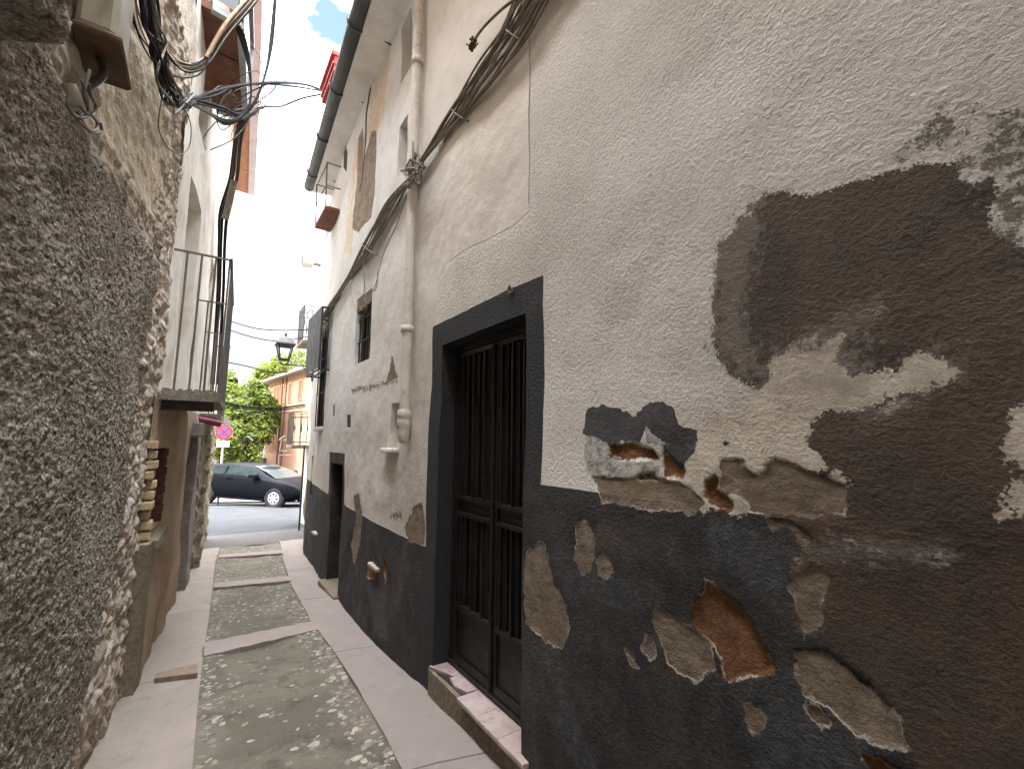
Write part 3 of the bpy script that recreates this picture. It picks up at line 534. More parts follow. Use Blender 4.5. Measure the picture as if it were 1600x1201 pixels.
#            y0    y1    z0    z1   depth
OP_R = [(2.01, 3.08, .035, 2.32, .14), (5.86, 6.58, -.30, 1.30, .30), (4.98, 5.56, 2.50, 3.32, .15), (7.50, 8.22, 1.80, 3.50, .09), (3.93, 4.17, 1.53, 1.95, .10),
        (3.99, 4.24, 4.26, 4.82, .22), (3.98, 4.30, 5.35, 6.0, .22), (5.72, 6.0, 4.95, 5.75, .16), (8.35, 8.85, 5.3, 5.98, .22), (8.62, 8.92, .62, 1.32, .12)]
ysR = gridlines([(-8, -.6, .15), (-.6, 3.4, .009), (3.4, 6, .02), (6, 9.6, .035)], [v for o_ in OP_R for v in o_[:2]])
zsR = gridlines([(-1, -.4, .05), (-.4, 3.5, .009), (3.5, 6.2, .03)], [v for o_ in OP_R for v in o_[2:4]])
def dispR(Y, Z):
    d = fbm(Y, Z, .9, 3, 2)*.045+fbm(Y, Z, 5, 3, 5)*.007
    d = d-.006*sstep(-.004, .006, U(orange)(Y, Z))*1.8
    d = d-.004*sstep(-.004, .006, U(taupe)(Y, Z))
    return d*sstep(9.6, 9, Y)
wall('wall', ysR, zsR, rwx, dispR, -1, OP_R, R_attr, M_R, H)
# body behind the facade, roof and eaves
MB().add([(1.46, -8, -1), (7, -8, -1), (7, 9.6, -1), (1.79, 9.6, -1), (1.46, -8, 6.2), (7, -8, 6.2), (7, 9.6, 6.2), (1.79, 9.6, 6.2)], [(0, 1, 5, 4), (1, 2, 6, 5), (2, 3, 7, 6)]).build('rear_wall', M_white, H)
# white upper wall seen end-on past the drop in the street
gA, gB = PZ(575, 0, 6.05), PZ(485, 300, 6.05); gd = (gB-gA)/np.linalg.norm(gB-gA)
g0 = gA-gd*11; g1 = gB
b = MB(); nn = 24
rows = []
for i in range(nn+1):
    p = g0+(g1-g0)*i/nn; xw_ = float(rwx(p[1]))+.1
    rows.append([(p[0]+.04, p[1], 6.06), (xw_, p[1], 6.10), (xw_+5.4, p[1], 7.9), (p[0]+.0, p[1], 6.18)])
for i in range(nn):
    a, c = rows[i], rows[i+1]
    b.add([a[0], a[1], c[1], c[0]], [(0, 1, 2, 3)], 1); b.add([a[3], c[3], c[2], a[2]], [(0, 1, 2, 3)], 0); b.add([a[0], c[0], c[3], a[3]], [(0, 1, 2, 3)], 1)
for r_, fl in ((rows[0], 0), (rows[-1], 1)): b.add([r_[0], r_[1], r_[2], r_[3]], [(0, 1, 2, 3) if fl else (3, 2, 1, 0)], 1)
b.build('roof', [M_terra, M_white], H)
b = MB(); n = 10; L1 = g0; L2 = g1; vs = []
for p in (L1, L2):
    for k in range(n): 
        a = math.pi*k/(n-1)+math.pi; vs.append((p[0]-.03+.085*math.cos(a), p[1], 6.13+.085*math.sin(a)))
    for k in range(n-1, -1, -1):
        a = math.pi*k/(n-1)+math.pi; vs.append((p[0]-.03+.078*math.cos(a), p[1], 6.13+.078*math.sin(a)))
m = 2*n; b.add(vs, [(k, (k+1) % m, m+(k+1) % m, m+k)[::-1] for k in range(m)]+[tuple(range(m)), tuple(range(2*m-1, m-1, -1))], 0, False)
gut = b.build('gutter', M_gutter, H)
for i in range(14):
    p = g0+(g1-g0)*(i+.5)/14; q = [(p[0]-.03+.095*math.cos(a), p[1], 6.13+.095*math.sin(a)) for a in np.linspace(math.pi, 2*math.pi, 8)]
    MB().tube([(q[0][0], q[0][1], 6.17)]+q+[(q[-1][0]+.3, q[-1][1], 6.08)], .012, 5).build('gutter_bracket', M_gutter, gut)
# red painted boards over the eave
ra, rb_ = PZ(520, 190, 6.05), PZ(538, 140, 6.05); b = MB(); rx = min(ra[0], rb_[0]); ry0, ry1 = rb_[1], ra[1]
b.box(rx-.14, rx+.5, ry0, ry1, 6.26, 6.46); b.box(rx-.18, rx+.5, ry0-.02, ry1+.02, 6.46, 6.51); b.box(rx-.16, rx+.5, ry0-.01, ry1+.01, 6.34, 6.37)
b.build('red_eave_box', pm('red_paint', (.42, .055, .045), (.34, .045, .04), 5, .6, 40, .001), H)

# --- gateway
GD = 1.60
door = MB()
def xb(b_, y0, y1, z0, z1, xf_, xb_, mi=0): b_.box(xf_, xb_, y0, y1, z0, z1, mi)
xb(door, 2.012, 2.05, .08, 2.318, GD-.015, GD+.05); xb(door, 3.04, 3.078, .08, 2.318, GD-.015, GD+.05); xb(door, 2.05, 3.04, 2.27, 2.318, GD-.015, GD+.05); xb(door, 2.012, 3.078, .058, .082, GD-.03, GD+.05)
gf = door.build('gate_frame', M_gate, H)
MB().box(GD+.045, GD+.3, 1.95, 3.15, .03, 2.4).build('gate_back_panel', pm('gate_dark_sheet', (.008, .007, .007), (.013, .011, .010), 3, .5, 50, .0005), H)
for y0, y1 in ((2.06, 2.505), (2.515, 3.03)):
    b = MB(); fx = GD-.01; bk = GD+.025
    xb(b, y0, y0+.035, .09, 2.26, fx, bk); xb(b, y1-.035, y1, .09, 2.26, fx, bk)
    for z0, z1 in ((.09, .13), (.44, .475), (1.075, 1.10), (1.185, 1.215), (2.225, 2.26)): xb(b, y0+.035, y1-.035, z0, z1, fx-.006, bk)
    lf_ = b.build('gate_leaf', M_gate, H)
    b = MB(); xb(b, y0+.035, y1-.035, .13, .44, fx+.014, fx+.02); b.build('lower_panel', M_gate, lf_)
    b = MB(); xb(b, y0+.035, y1-.035, 1.10, 1.185, fx+.012, fx+.018); b.box(fx+.004, fx+.014, y0+.07, y1-.09, 1.128, 1.140); b.build('lock_panel', M_gate, lf_)
    for j in range(3):
        yy = y0+.035+(y1-y0-.07)*(j+.5)/3
        b = MB(); xb(b, yy-.028, yy+.028, 1.216, 2.224, fx+.012, bk-.005); xb(b, yy+.016, yy+.028, 1.216, 2.224, fx-.012, fx+.012); b.build('gate_bar', M_gate, lf_)
        b = MB(); xb(b, yy-.028, yy+.028, .476, 1.074, fx+.012, bk-.005); xb(b, yy+.016, yy+.028, .476, 1.074, fx-.012, fx+.012); b.build('gate_bar', M_gate, lf_)
b = MB(); b.tube([(GD-.02, 2.52, .1), (GD-.02, 2.52, 2.24)], .014, 8); b.build('meeting_stile', M_gate, gf)
# tiled doorstep
b = MB()
b.box(1.44, GD+.02, 1.93, 3.10, -.25, .030, 0)
yy = 1.935; ti = 0
while yy < 3.08:
    y2 = min(yy+.235, 3.095); 
    nose = 1.415+random.uniform(-.006, .006)
    if ti in (3,):   # broken tile: only its rear half is left
        b.add([(1.50, yy+.02, .031), (1.585, yy+.003, .031), (1.585, y2-.003, .031), (1.49, y2-.003, .031), (1.47, yy+.12, .031), (1.50, yy+.02, .052), (1.585, yy+.003, .052), (1.585, y2-.003, .052), (1.49, y2-.003, .052), (1.47, yy+.12, .052)], [(5, 6, 7, 8, 9), (0, 1, 6, 5), (3, 4, 9, 8), (4, 0, 5, 9), (2, 3, 8, 7), (1, 2, 7, 6)], 1)
    elif ti == 4: b.add([(1.52, yy, .031), (1.585, yy, .031), (1.585, y2, .031), (1.44, y2, .031), (1.52, yy, .052), (1.585, yy, .052), (1.585, y2, .052), (1.44, y2, .052)], [(4, 5, 6, 7), (0, 4, 7, 3), (0, 1, 5, 4), (3, 7, 6, 2)], 1)
    else: b.bbox(nose, 1.587, yy+.002, y2-.002, .031, .053+random.uniform(0, .003), .003, 1)
    yy = y2; ti += 1
b.build('doorstep', [M_conc, M_tile], H)
# --- small door
xs_ = float(rwx(6.2))
b = MB(); b.box(xs_+.24, xs_+.30, 5.80, 6.66, -.33, 1.34); 
for j in range(5): b.box(xs_+.228, xs_+.24, 5.88+j*.14, 6.005+j*.14, -.25, 1.25)
b.box(xs_+.22, xs_+.24, 5.87, 6.57, .45, .53)
d2 = b.build('side_door', M_darkwood, H)
MB().tube([(xs_+.21, 5.95, .5), (xs_+.18, 5.95, .5), (xs_+.18, 5.99, .5)], .01, 6).build('handle', M_iron_g, d2)
MB().bbox(xs_-.06, xs_+.27, 5.80, 6.64, -.34, -.235, .01).build('door_sill', M_conc, H)
# --- windows
def window(y0, y1, z0, z1, dep, kind, lintel=True, bars=0, sill=False):
    x0 = float(rwx((y0+y1)/2)); b = MB(); xx = x0+dep-.04; fr = .045
    b.box(xx-.03, xx+.02, y0-.02, y0+fr, z0-.02, z1+.02); b.box(xx-.03, xx+.02, y1-fr, y1+.02, z0-.02, z1+.02); b.box(xx-.03, xx+.02, y0+fr, y1-fr, z1-fr, z1+.02); b.box(xx-.03, xx+.02, y0+fr, y1-fr, z0-.02, z0+fr)
    b.box(xx-.025, xx+.015, (y0+y1)/2-.02, (y0+y1)/2+.02, z0+fr, z1-fr)
    wf = b.build('window', M_darkwood if kind else M_white, H)
    MB().box(xx+.021, xx+.06, y0-.03, y1+.03, z0-.03, z1+.03).build('pane', M_glass, wf)
    if lintel:
        for j in range(3): MB().bbox(x0+.006+j*dep*.27, x0+j*dep*.27+dep*.25, y0-.01, y1+.01, z1-.17, z1-.004, .006).build('lintel_beam', M_wood, wf)
    if bars:
        for j in range(bars):
            yb = y0+(y1-y0)*(j+.5)/bars; MB().tube([(xx-.07, yb, z0), (xx-.07, yb, z1-.1)], .009, 6).build('window_bar', M_iron, wf)
        for zz in (z0+(z1-z0)*.33, z0+(z1-z0)*.66): MB().bar((xx-.07, y0, zz), (xx-.07, y1, zz), .02, .008).build('window_bar', M_iron, wf)
    if sill: MB().bbox(x0-.035, x0+dep-.08, y0-.05, y1+.05, z0-.045, z0+.012, .006).build('window_sill', M_white, wf)
    return wf
window(4.98, 5.56, 2.50, 3.32, .15, 1, True, 4)
window(7.50, 8.22, 1.80, 3.50, .09, 1, True, 4, True)
window(5.72, 6.0, 4.95, 5.75, .16, 0, False); window(3.99, 4.24, 4.26, 4.82, .22, 0, False); window(3.98, 4.30, 5.35, 6.0, .22, 0, False); window(8.35, 8.85, 5.3, 5.98, .22, 1, False)
MB().box(1.555, 1.6, 3.9, 4.2, 1.5, 2.0).build('niche_back', M_white, H); MB().bbox(1.40, 1.55, 3.88, 4.22, 1.495, 1.533, .008).build('niche_sill', M_white, H)
xq = float(rwx(8.8)); MB().box(xq+.118, xq+.16, 8.6, 8.95, .6, 1.35).build('niche_back', M_white, H)
# --- little shelf stones on the base, hole, nail, leaf scrap
for px_, py_, s_ in ((588, 884, .17), (493, 832, .16)):
    p = on(px_, py_); MB().bbox(p[0]-.045, p[0]+.03, p[1]-s_*.8, p[1]+s_*.8, p[2]-.02, p[2]+.012, .006).build('stone_peg', pm('peg_stone', (.42, .39, .36), (.3, .28, .26), 9, .9, 50, .003), H)
p = on(800, 453); MB().add([(p[0]-.012, p[1]-.03, p[2]-.02), (p[0]-.02, p[1]+.02, p[2]-.03), (p[0]-.015, p[1]+.03, p[2]+.01), (p[0]-.02, p[1], p[2]+.03), (p[0]+.02, p[1], p[2])], [(0, 1, 2, 3), (3, 2, 4), (0, 3, 4), (1, 0, 4), (2, 1, 4)]).build('mortar_lump', M_oxide, H)
p = on(1141, 692); MB().tube([p+(-.03, 0, 0), p+(.02, 0, 0)], .004, 6).lathe((p[0]-.03, p[1], p[2]), [(.001, -.002), (.009, 0), (.001, .003)], 8, 0, 0).build('nail', M_iron, H)
# --- small upper balcony
x0 = float(rwx(7.6)); bal = MB().bbox(x0-.24, x0+.02, 7.2, 8.0, 5.19, 5.26, .01).build('balcony', M_soffit, H)
for y_, x_ in ((7.22, x0-.23), (7.98, x0-.23)): MB().tube([(x_, y_, 5.25), (x_-.02, y_, 5.98)], .012, 6).build('post', M_iron_g, bal)
for z_ in (5.98, 5.6): MB().tube([(x0+.01, 7.22, z_), (x0-.24, 7.22, z_), (x0-.24, 7.98, z_), (x0+.1, 7.98, z_)], .010, 6).build('rail', M_iron_g, bal)
# --- window cage with a grey side panel
CY0, CY1, CZ0, CZ1 = 7.2, 8.2, 2.66, 3.62; cxw = float(rwx(7.3)); cf = cxw-.16
cg = empty('window_cage', (cf, 7.2, 2.66), 'black iron window cage with dark grey front panel on the far white wall', 'window cage')
b = MB()
for z_ in (CZ0, CZ1):
    b.bar((cf, CY0, z_), (cf, CY1, z_), .024); b.bar((cf, CY0, z_), (cxw+.02, CY0, z_), .024); b.bar((cf, CY1, z_), (cxw+.12, CY1, z_), .024)
b.bar((cf+.1, CY0, CZ0), (cf+.1, CY1, CZ0), .02); b.bar((cf+.1, CY0, CZ0), (cf+.1, CY0, CZ1), .02); b.bar((cf+.0, CY0, CZ1-.2), (cf+.1, CY0, CZ1-.2), .02); b.bar((cf, CY0, CZ0), (cf, CY0, CZ1), .024)
b.build('cage_frame', M_iron, cg); MB().box(cf-.018, cf-.013, CY0-.01, CY1+.01, CZ0+.02, CZ1+.01).build('cage_panel', pm('slate_grey_sheet', (.085, .088, .095), (.07, .072, .08), 4, .6, 30, .0005), cg)

# ---------------- drainpipes
DP = empty('drainpipe', (1.40, 3.9, 1.6), 'cream painted drainpipe running up the white wall beside the gateway', 'drainpipe')
pa = on(648, 0, rwx, -.055); pb = on(632, 640, rwx, -.055); px0 = 1.405; dy = pb[1]
MB().tube([(px0, dy+.02, 6.05), (px0, dy, 1.84)], .043, 16).build('pipe', M_pipe, DP)
b = MB().lathe((px0, dy, 1.66), [(.048, .2), (.056, .18), (.056, .14), (.05, .13), (.058, .10), (.058, .06), (.05, .04), (.054, 0), (.045, -.05), (.03, -.08), (.001, -.085)], 16); b.v = [tuple(v) for v in b.v]; b.build('pipe_shoe', M_pipe, DP)
for z_ in (2.55, 3.9, 5.1): MB().lathe((px0, dy+.005, z_), [(.048, -.03), (.055, -.028), (.055, .028), (.048, .03)], 16).build('pipe_collar', M_pipe, DP)
TP = empty('thin_conduit', (1.44, 4.0, 2), 'thin white conduit clipped beside the drainpipe on the white wall', 'conduit')
MB().tube([(1.435, dy+.14, 4.0), (1.437, dy+.14, 2.0)], .010, 8).build('conduit_tube', M_white, TP)
for z_ in (2.2, 2.55, 2.9, 3.25, 3.6): MB().bbox(1.422, 1.46, dy+.125, dy+.155, z_-.008, z_+.008, .002).build('clip', M_white, TP)
# ---------------- cable bundle on the right wall
CB = empty('cable_bundle', (1.42, 4, 4), 'bundle of dusty taupe cables sagging along the upper white wall above the gateway', 'cables')
spine = [(930, -140), (850, -25), (800, 55), (760, 115), (715, 180), (668, 240), (640, 280), (610, 325), (575, 390), (545, 435), (515, 480), (497, 512)]
for c_ in range(17):
    pts = []; amp = random.uniform(-1, 1); ph = random.uniform(0, 6)
    for i, (x, y) in enumerate(spine):
        sp_ = 30*max(0, 1-i/5.8)+3
        if 5 <= i <= 6: sp_ = 3
        if i in (7, 8): sp_ = 9
        o_ = amp*sp_+math.sin(i*1.7+ph)*sp_*.25
        pts.append(on(x+o_*.8, y+o_*.55, rwx, -.03-.022*abs(math.sin(c_*1.3+i*.5))))
    rr = random.choice([.006, .008, .010, .016 if c_ < 5 else .008])
    MB().tube(spline(pts, 6), rr, 6).build('cable', M_cable[0] if c_ % 5 else M_cable[3], CB)
for i in (2, 4, 6, 8):
    x, y = spine[i]; a = on(x-9, y-8, rwx, -.06); c_ = on(x+9, y+6, rwx, -.06); MB().tube(spline([a+(.05, 0, 0), a, (a+c_)/2+(-.02, 0, 0), c_, c_+(.05, 0, 0)], 3), .006, 5).build('cable_clip', M_cable[0], CB)
for c_ in range(8):   # tangled knot where the cables meet the pipe
    pts = [on(646+random.gauss(0, 9)+6*math.sin(_*2), 262+random.gauss(0, 17), rwx, -.11-.03*random.random()) for _ in range(5)]; MB().tube(spline(pts+[pts[0]], 7), .0065, 6).build('cable_loop', M_cable[0 if c_ % 3 else 3], CB)
for pts in ([(545, 435), (552, 470), (562, 495), (572, 485), (571, 460), (566, 380)], [(640, 290), (620, 350), (598, 400), (585, 450), (570, 462), (558, 455)], [(566, 380), (569, 440), (567, 465), (562, 478), (568, 486), (573, 474), (568, 464)], [(590, 420), (588, 450), (576, 458)]):
    MB().tube(spline([on(x, y, rwx, -.05) for x, y in pts], 7), .0045, 5).build('cable_loop', M_cable[3], CB)
# cut end with a crumbly junction
p = on(738, 68, rwx, -.09); b = MB().tube(spline([on(822, -12, rwx, -.05), on(790, 10, rwx, -.06), on(765, 33, rwx, -.07), on(750, 50, rwx, -.09), p], 6), .010, 6); JC = b.build('cut_cable', M_cable[0], CB)
b = MB()
for _ in range(46):
    o_ = np.array([random.gauss(0, .012), random.gauss(0, .024), random.gauss(0, .018)]); r_ = random.uniform(.005, .014); b.lathe(tuple(p+o_), [(.001, -r_), (r_*.8, -r_*.6), (r_, 0), (r_*.8, r_*.6), (.001, r_)], 6)
b.build('junction_lump', pm('black_crumbled_plastic', (.035, .028, .015), (.10, .08, .035), 60, .8, 90, .004), CB)

# ================================================================ CORNER HOUSE beyond the white house
K = empty('corner_house', (2, 11, 0), 'weathered corner house beyond the white house where the pink paving ends', 'house')
OPK = [(10.7, 11.3, .45, 1.55, .12)]
wall('wall', gridlines([(9.6, 12.6, .03)], [10.7, 11.3]), gridlines([(-1.2, 6.1, .04)], [.45, 1.55]), rwx, lambda Y, Z: fbm(Y, Z, 2, 4, 4)*.07-.02, -1, OPK,
     dict(lower=lambda y, z: np.clip(1.2-z, -.3, .3), rub=lambda y, z: np.clip(.25-abs(y-11.9)+.3*vn(y, z, 1.5), -.3, .3), grey=lambda y, z: np.full(y.shape, -.3)), M_C, K)
MB().add([(2.5, 12.6, -1.2), (9, 14.5, -1.2), (9, 9.6, -1.2), (1.79, 9.6, 6.1), (2.5, 12.6, 6.1), (9, 14.5, 6.1), (9, 9.6, 6.1), (1.79, 9.6, 6.1)], [(0, 1, 5, 4), (1, 2, 6, 5), (6, 2, 3, 7)]).build('side_wall', M_white, K)
b = MB().add([(1.82, 9.55, 6.1), (2.45, 12.7, 6.1), (9, 14.6, 6.1), (9, 9.55, 6.1), (1.82, 9.55, 6.2), (2.45, 12.7, 6.2), (9, 14.6, 7.4), (9, 9.55, 7.4)], [(0, 1, 2, 3), (7, 6, 5, 4), (0, 4, 5, 1), (1, 5, 6, 2), (2, 6, 7, 3), (3, 7, 4, 0)]); b.build('roof', M_terra, K)
MB().box(2.12, 2.2, 10.66, 11.34, .4, 1.6).build('shutter', M_darkwood, K)
def iron_balcony(parent, x0, x1, y0, y1, z0, z1, name='balcony', solid=False, slabm=M_conc, nb=5):
    s_ = MB().bbox(x0, x1, y0, y1, z0-.09, z0, .012).build(name, slabm, parent)
    for z_ in (z0+.08, z0+(z1-z0)*.85, z1): MB().tube([(x1, y0+.02, z_), (x0+.02, y0+.02, z_), (x0+.02, y1-.02, z_), (x1, y1-.02, z_)], .012, 6).build('rail', M_iron, s_)
    for t in range(nb):
        xx = x0+.02+(x1-x0-.04)*t/(nb-1)
        for yy in (y0+.02, y1-.02): MB().tube([(xx, yy, z0), (xx, yy, z0+.3), (xx+.012, yy, z0+.45), (xx, yy, z0+.6), (xx, yy, z1)], [.009, .009, .018, .009, .009], 6).build('baluster', M_iron, s_)
    for t in range(1, 6):
        yy = y0+(y1-y0)*t/6; MB().tube([(x0+.02, yy, z0), (x0+.02, yy, z1)], .009, 6).build('baluster', M_iron, s_)
    return s_
p0 = PY(455, 698, 13); p1 = PY(480, 698, 13); iron_balcony(K, p0[0], p1[0]+.5, 13, 13.9, p0[2]+.05, PY(456, 643, 13)[2], nb=6)
MB().box(p1[0]+.12, p1[0]+1.5, 12.62, 13.9, -1.2, 6.08).build('bay', M_white, K)
p0 = PY(472, 530, 12.2); p1 = PY(487, 530, 12.2); iron_balcony(K, p0[0], p1[0]+.4, 12.2, 13., p0[2], PY(472, 475, 12.2)[2], nb=4)
p0 = PY(475, 393, 10.2); MB().box(p0[0]+.2, 2.0, 10.3, 10.36, p0[2]-.2, p0[2]-.16, 1).bbox(p0[0], p0[0]+.22, 10.2, 10.5, p0[2]-.25, p0[2]+.02, .02).box(p0[0]-.004, p0[0], 10.22, 10.48, p0[2]-.22, p0[2]-.01, 1).build('air_conditioner', [M_white, M_iron_g], K)
q = G(467, 829); PL = empty('sign_post', q, 'thin dark post standing at the pavement end by the corner house', 'post')
MB().tube([(q[0], q[1], q[2]-.05), (q[0], q[1], 1.46)], .022, 10).lathe((q[0], q[1], q[2]), [(.05, -.01), (.05, .012), (.022, .02)], 12).build('post_tube', M_iron, PL)

# ---------------- wall lantern
lp = PY(445, 545, 10.2); LT = empty('wall_lantern', lp, 'black wall lantern with four glass sides on a curled iron arm over the alley end', 'street lamp')
cx_, cy_, cz_ = lp; b = MB(); zT = cz_+.06; zB = cz_-.22
fr = lambda s_, z_: [(cx_-s_, cy_-s_, z_), (cx_+s_, cy_-s_, z_), (cx_+s_, cy_+s_, z_), (cx_-s_, cy_+s_, z_)]
T_, B_ = fr(.135, zT), fr(.085, zB)
for i in range(4):
    b.bar(T_[i], B_[i], .028); b.bar(T_[i], T_[(i+1) % 4], .03); b.bar(B_[i], B_[(i+1) % 4], .03)
    b.tube(spline([B_[i], (cx_+(B_[i][0]-cx_)*.9, cy_+(B_[i][1]-cy_)*.9, zB-.07), (cx_, cy_, zB-.11)], 4), .008, 5)
b.build('lantern_frame', M_iron, LT)
b = MB(); e0, e1, e2, e3 = fr(.18, zT+.01), fr(.175, zT+.04), fr(.10, zT+.16), fr(.03, zT+.2)
b.add(e0+e1+e2+e3, [(3, 2, 1, 0)]+[(r_*4+i, r_*4+(i+1) % 4, r_*4+4+(i+1) % 4, r_*4+4+i) for r_ in range(3) for i in range(4)]+[(12, 13, 14, 15)])
b.lathe((cx_, cy_, zT+.2), [(.03, 0), (.018, .02), (.03, .045), (.012, .07), (.001, .08)], 10); b.build('lantern_cap', M_iron, LT)
kg = N('lamp_glass'); kg.b.inputs['Transmission Weight'].default_value = .96; kg.b.inputs['IOR'].default_value = 1.02; mg = kg.done((.95, .96, .97), .05, 0, .4)
I_ = lambda P, s_: [(cx_+(x-cx_)*s_, cy_+(y-cy_)*s_, z) for x, y, z in P]
T2, B2 = I_(T_, .95), I_(B_, .95)
MB().add(T2+B2, [(4+i, 4+(i+1) % 4, (i+1) % 4, i) for i in range(4)]).build('lantern_glass', mg, LT)
aw = on(487, 578, rwx, -.0); ex = float(rwx(10.2))
MB().tube([(cx_, cy_, zB-.10), (ex+.05, cy_, zB-.09)], .015, 8).tube(spline([(ex, cy_, zB-.32), (ex-.12, cy_, zB-.22), (ex-.2, cy_, zB-.1), (ex-.12, cy_, zB-.12), (ex-.13, cy_, zB-.18)], 6), .010, 6).bbox(ex-.03, ex+.03, cy_-.05, cy_+.05, zB-.4, zB+.03, .004).build('lantern_arm', M_iron, LT)

# ================================================================ LEFT: rough rubble house
Lh = empty('rubble_house', (-.5, 2, 0), 'near left house with dark pebbly roughcast over old rubble and beige plaster', 'house')
lp_ = lambda pts, off=0.: [tuple(on(x, y, lwx, off)[1:]) for x, y in pts]
rough = lp_([(100, -300), (98, -60), (104, 40), (118, 130), (150, 205), (166, 240), (208, 300), (232, 360), (256, 410), (250, 470), (243, 540), (232, 620), (216, 700), (208, 800), (188, 900), (160, 1000), (142, 1100), (125, 1190), (110, 1300)], .07)+[(1.5, -1.5), (-9.5, -1.5), (-9.5, 12), (1.6, 12)]
over = lp_([(-260, -200), (0, 58), (60, 100), (110, 150), (152, 205), (128, 130), (102, 60), (96, -80), (90, -300), (-300, -600)], .30)
over = over+[(-3, 9)]
plas = lp_([(150, 200), (150, -200), (262, -200), (258, 60), (250, 200), (240, 330), (225, 330), (205, 280)])
f_rough = lambda y, z: sdf(y, z, rough)
LY1 = 4.47
ysL = gridlines([(-8, -.2, .15), (-.2, 1, .05), (1, LY1, .009)], [LY1]); zsL = gridlines([(-.7, -.45, .05), (-.45, 4.6, .009), (4.6, 7.6, .08)], [])
_c = {}
def stone_h(Y, Z):
    f1, f2 = worley(Y+.25*vn(Y, Z, 3, 2), Z*1.45+.2*vn(Y, Z, 4, 8), 5.2, 3); return f2-f1
def dispL(Y, Z):
    r = sstep(-.02, .03, f_rough(Y, Z)+fbm(Y, Z, 9, 3, 6)*.10)
    o_ = sstep(-.02, .07, sdf(Y, Z, over)+fbm(Y, Z, 7, 3, 1)*.03)
    peb, _ = worley(Y, Z, 85, 1); peb2, _ = worley(Y, Z, 48, 2)
    rc = .035+fbm(Y, Z, 1.3, 2, 4)*.05+(.9-peb)*.009+(.8-peb2)*.007+fbm(Y, Z, 50, 3, 3)*.010
    p = sstep(-.03, .06, sdf(Y, Z, plas)); st = sstep(.02, .35, stone_h(Y, Z))
    rb = fbm(Y, Z, 2, 3, 7)*.04+st*.011*(1-p)+fbm(Y, Z, 16, 4, 8)*.03*(1-p*.6)
    od = -sdf(Y, Z, over); rec = .26*np.exp(-np.clip(od, 0, 3)/.28)*sstep(2.75, 2.45, Y)*(1-o_); rc = rc-rec  # recess deepened under the ledge to put the wall below in shade
    return (rb-.03*sstep(3.9, 4.45, Y)*sstep(2.3, 1.6, Z))*(1-r)+rc*r+o_*.27
L_attr = dict(rough=lambda y, z: np.clip(f_rough(y, z), -.3, .3), plaster=lambda y, z: np.clip(sdf(y, z, plas), -.3, .3), joint=lambda y, z: np.clip(stone_h(y, z)-.2, -.5, .6),
              damp=lambda y, z: sstep(.35, -.2, z)*sstep(2.8, 3.6, y)*.8)
wall('wall', ysL, zsL, lwx, dispL, 1, [], L_attr, M_L, Lh)
xe = float(lwx(LY1)); b = MB().add([(-1.9, -8, -.7), (-7, -8, -.7), (-7, LY1, -.7), (xe, LY1, -.7), (-1.9, -8, 7.6), (-7, -8, 7.6), (-7, LY1, 7.6), (xe, LY1, 7.6)], [(4, 5, 1, 0), (5, 6, 2, 1), (6, 7, 3, 2)]); b.build('rear_wall', M_conc, Lh)
MB().box(-7.2, -.3, -8.2, LY1+.03, 7.6, 7.8).build('roof', M_terra, Lh)
MB().box(-1.2, -.17, -8, 1.62, 3.35, 7.55).build('added_shade_block', M_L, Lh)  # unseen mass added overhead to darken the near left wall
# utility box
UB = empty('fuse_box', on(118, 100, lwx, .05), 'cream plastic fuse box with brown rim fixed high on the left rubble wall', 'fuse box')
ub = [on(118, 62, lwx, .02), on(185, 130, lwx, .10)]
yb0, yb1, zb0 = 2.04, 2.30, 3.05; bx = float(lwx(2.15))
b = MB().bbox(bx+.015, bx+.13, yb0, yb1, zb0, zb0+.62, .018); b.build('box_body', M_box, UB)
MB().bbox(bx+.01, bx+.15, yb0-.015, yb1+.015, zb0-.028, zb0-.001, .008).build('box_rim', M_oxide, UB)
MB().tube(spline([(bx+.09, yb0-.01, zb0+.6), (bx+.13, yb0-.01, zb0+.3), (bx+.10, yb0-.02, zb0+.14)], 6), .011, 8).build('black_hose', M_cable[1], UB)
MB().tube(spline([(bx+.07, yb0+.12, zb0-.02), (bx+.09, yb0+.10, zb0-.1), (bx+.06, yb0+.06, zb0-.2)], 6), .014, 10).build('entry_gland', M_iron, UB)
pc = on(118, 150, lwx, .16); b = MB(); 
CPp = empty('conduit_elbow', pc, 'short pale conduit end with looped wires under the fuse box', 'conduit')
q0 = on(107, 132, lwx, .17); q1 = on(123, 168, lwx, .19)
r0 = []; n = 14
dd = (q1-q0)/np.linalg.norm(q1-q0); u_ = np.cross(dd, (0, 0, 1)); u_ /= np.linalg.norm(u_); v_ = np.cross(dd, u_)
vs = [q0+dd*t*np.linalg.norm(q1-q0)+(u_*math.cos(a)+v_*math.sin(a))*rr for t, rr in ((0, .016), (1, .016), (1, .0125), (0, .0125)) for a in np.linspace(0, 2*math.pi, n, endpoint=False)]
b.add(vs, [(i*n+k, i*n+(k+1) % n, (i+1)*n+(k+1) % n, (i+1)*n+k) for i in range(3) for k in range(n)], 0, True); b.build('conduit_stub', M_box, CPp)
for pts in ([(140, 110), (134, 130), (132, 150), (140, 175), (152, 192), (148, 204), (135, 200), (122, 188)], [(108, 150), (106, 165), (116, 180), (132, 183), (138, 172), (134, 150), (128, 125)], [(126, 168), (136, 178), (146, 180), (150, 165), (142, 150), (138, 130)], [(120, 172), (128, 190), (142, 206), (158, 206), (157, 192)]):
    MB().tube(spline([on(x, y, lwx, .20) for x, y in pts], 6), .0045, 6).build('wire', M_cable[3], CPp)

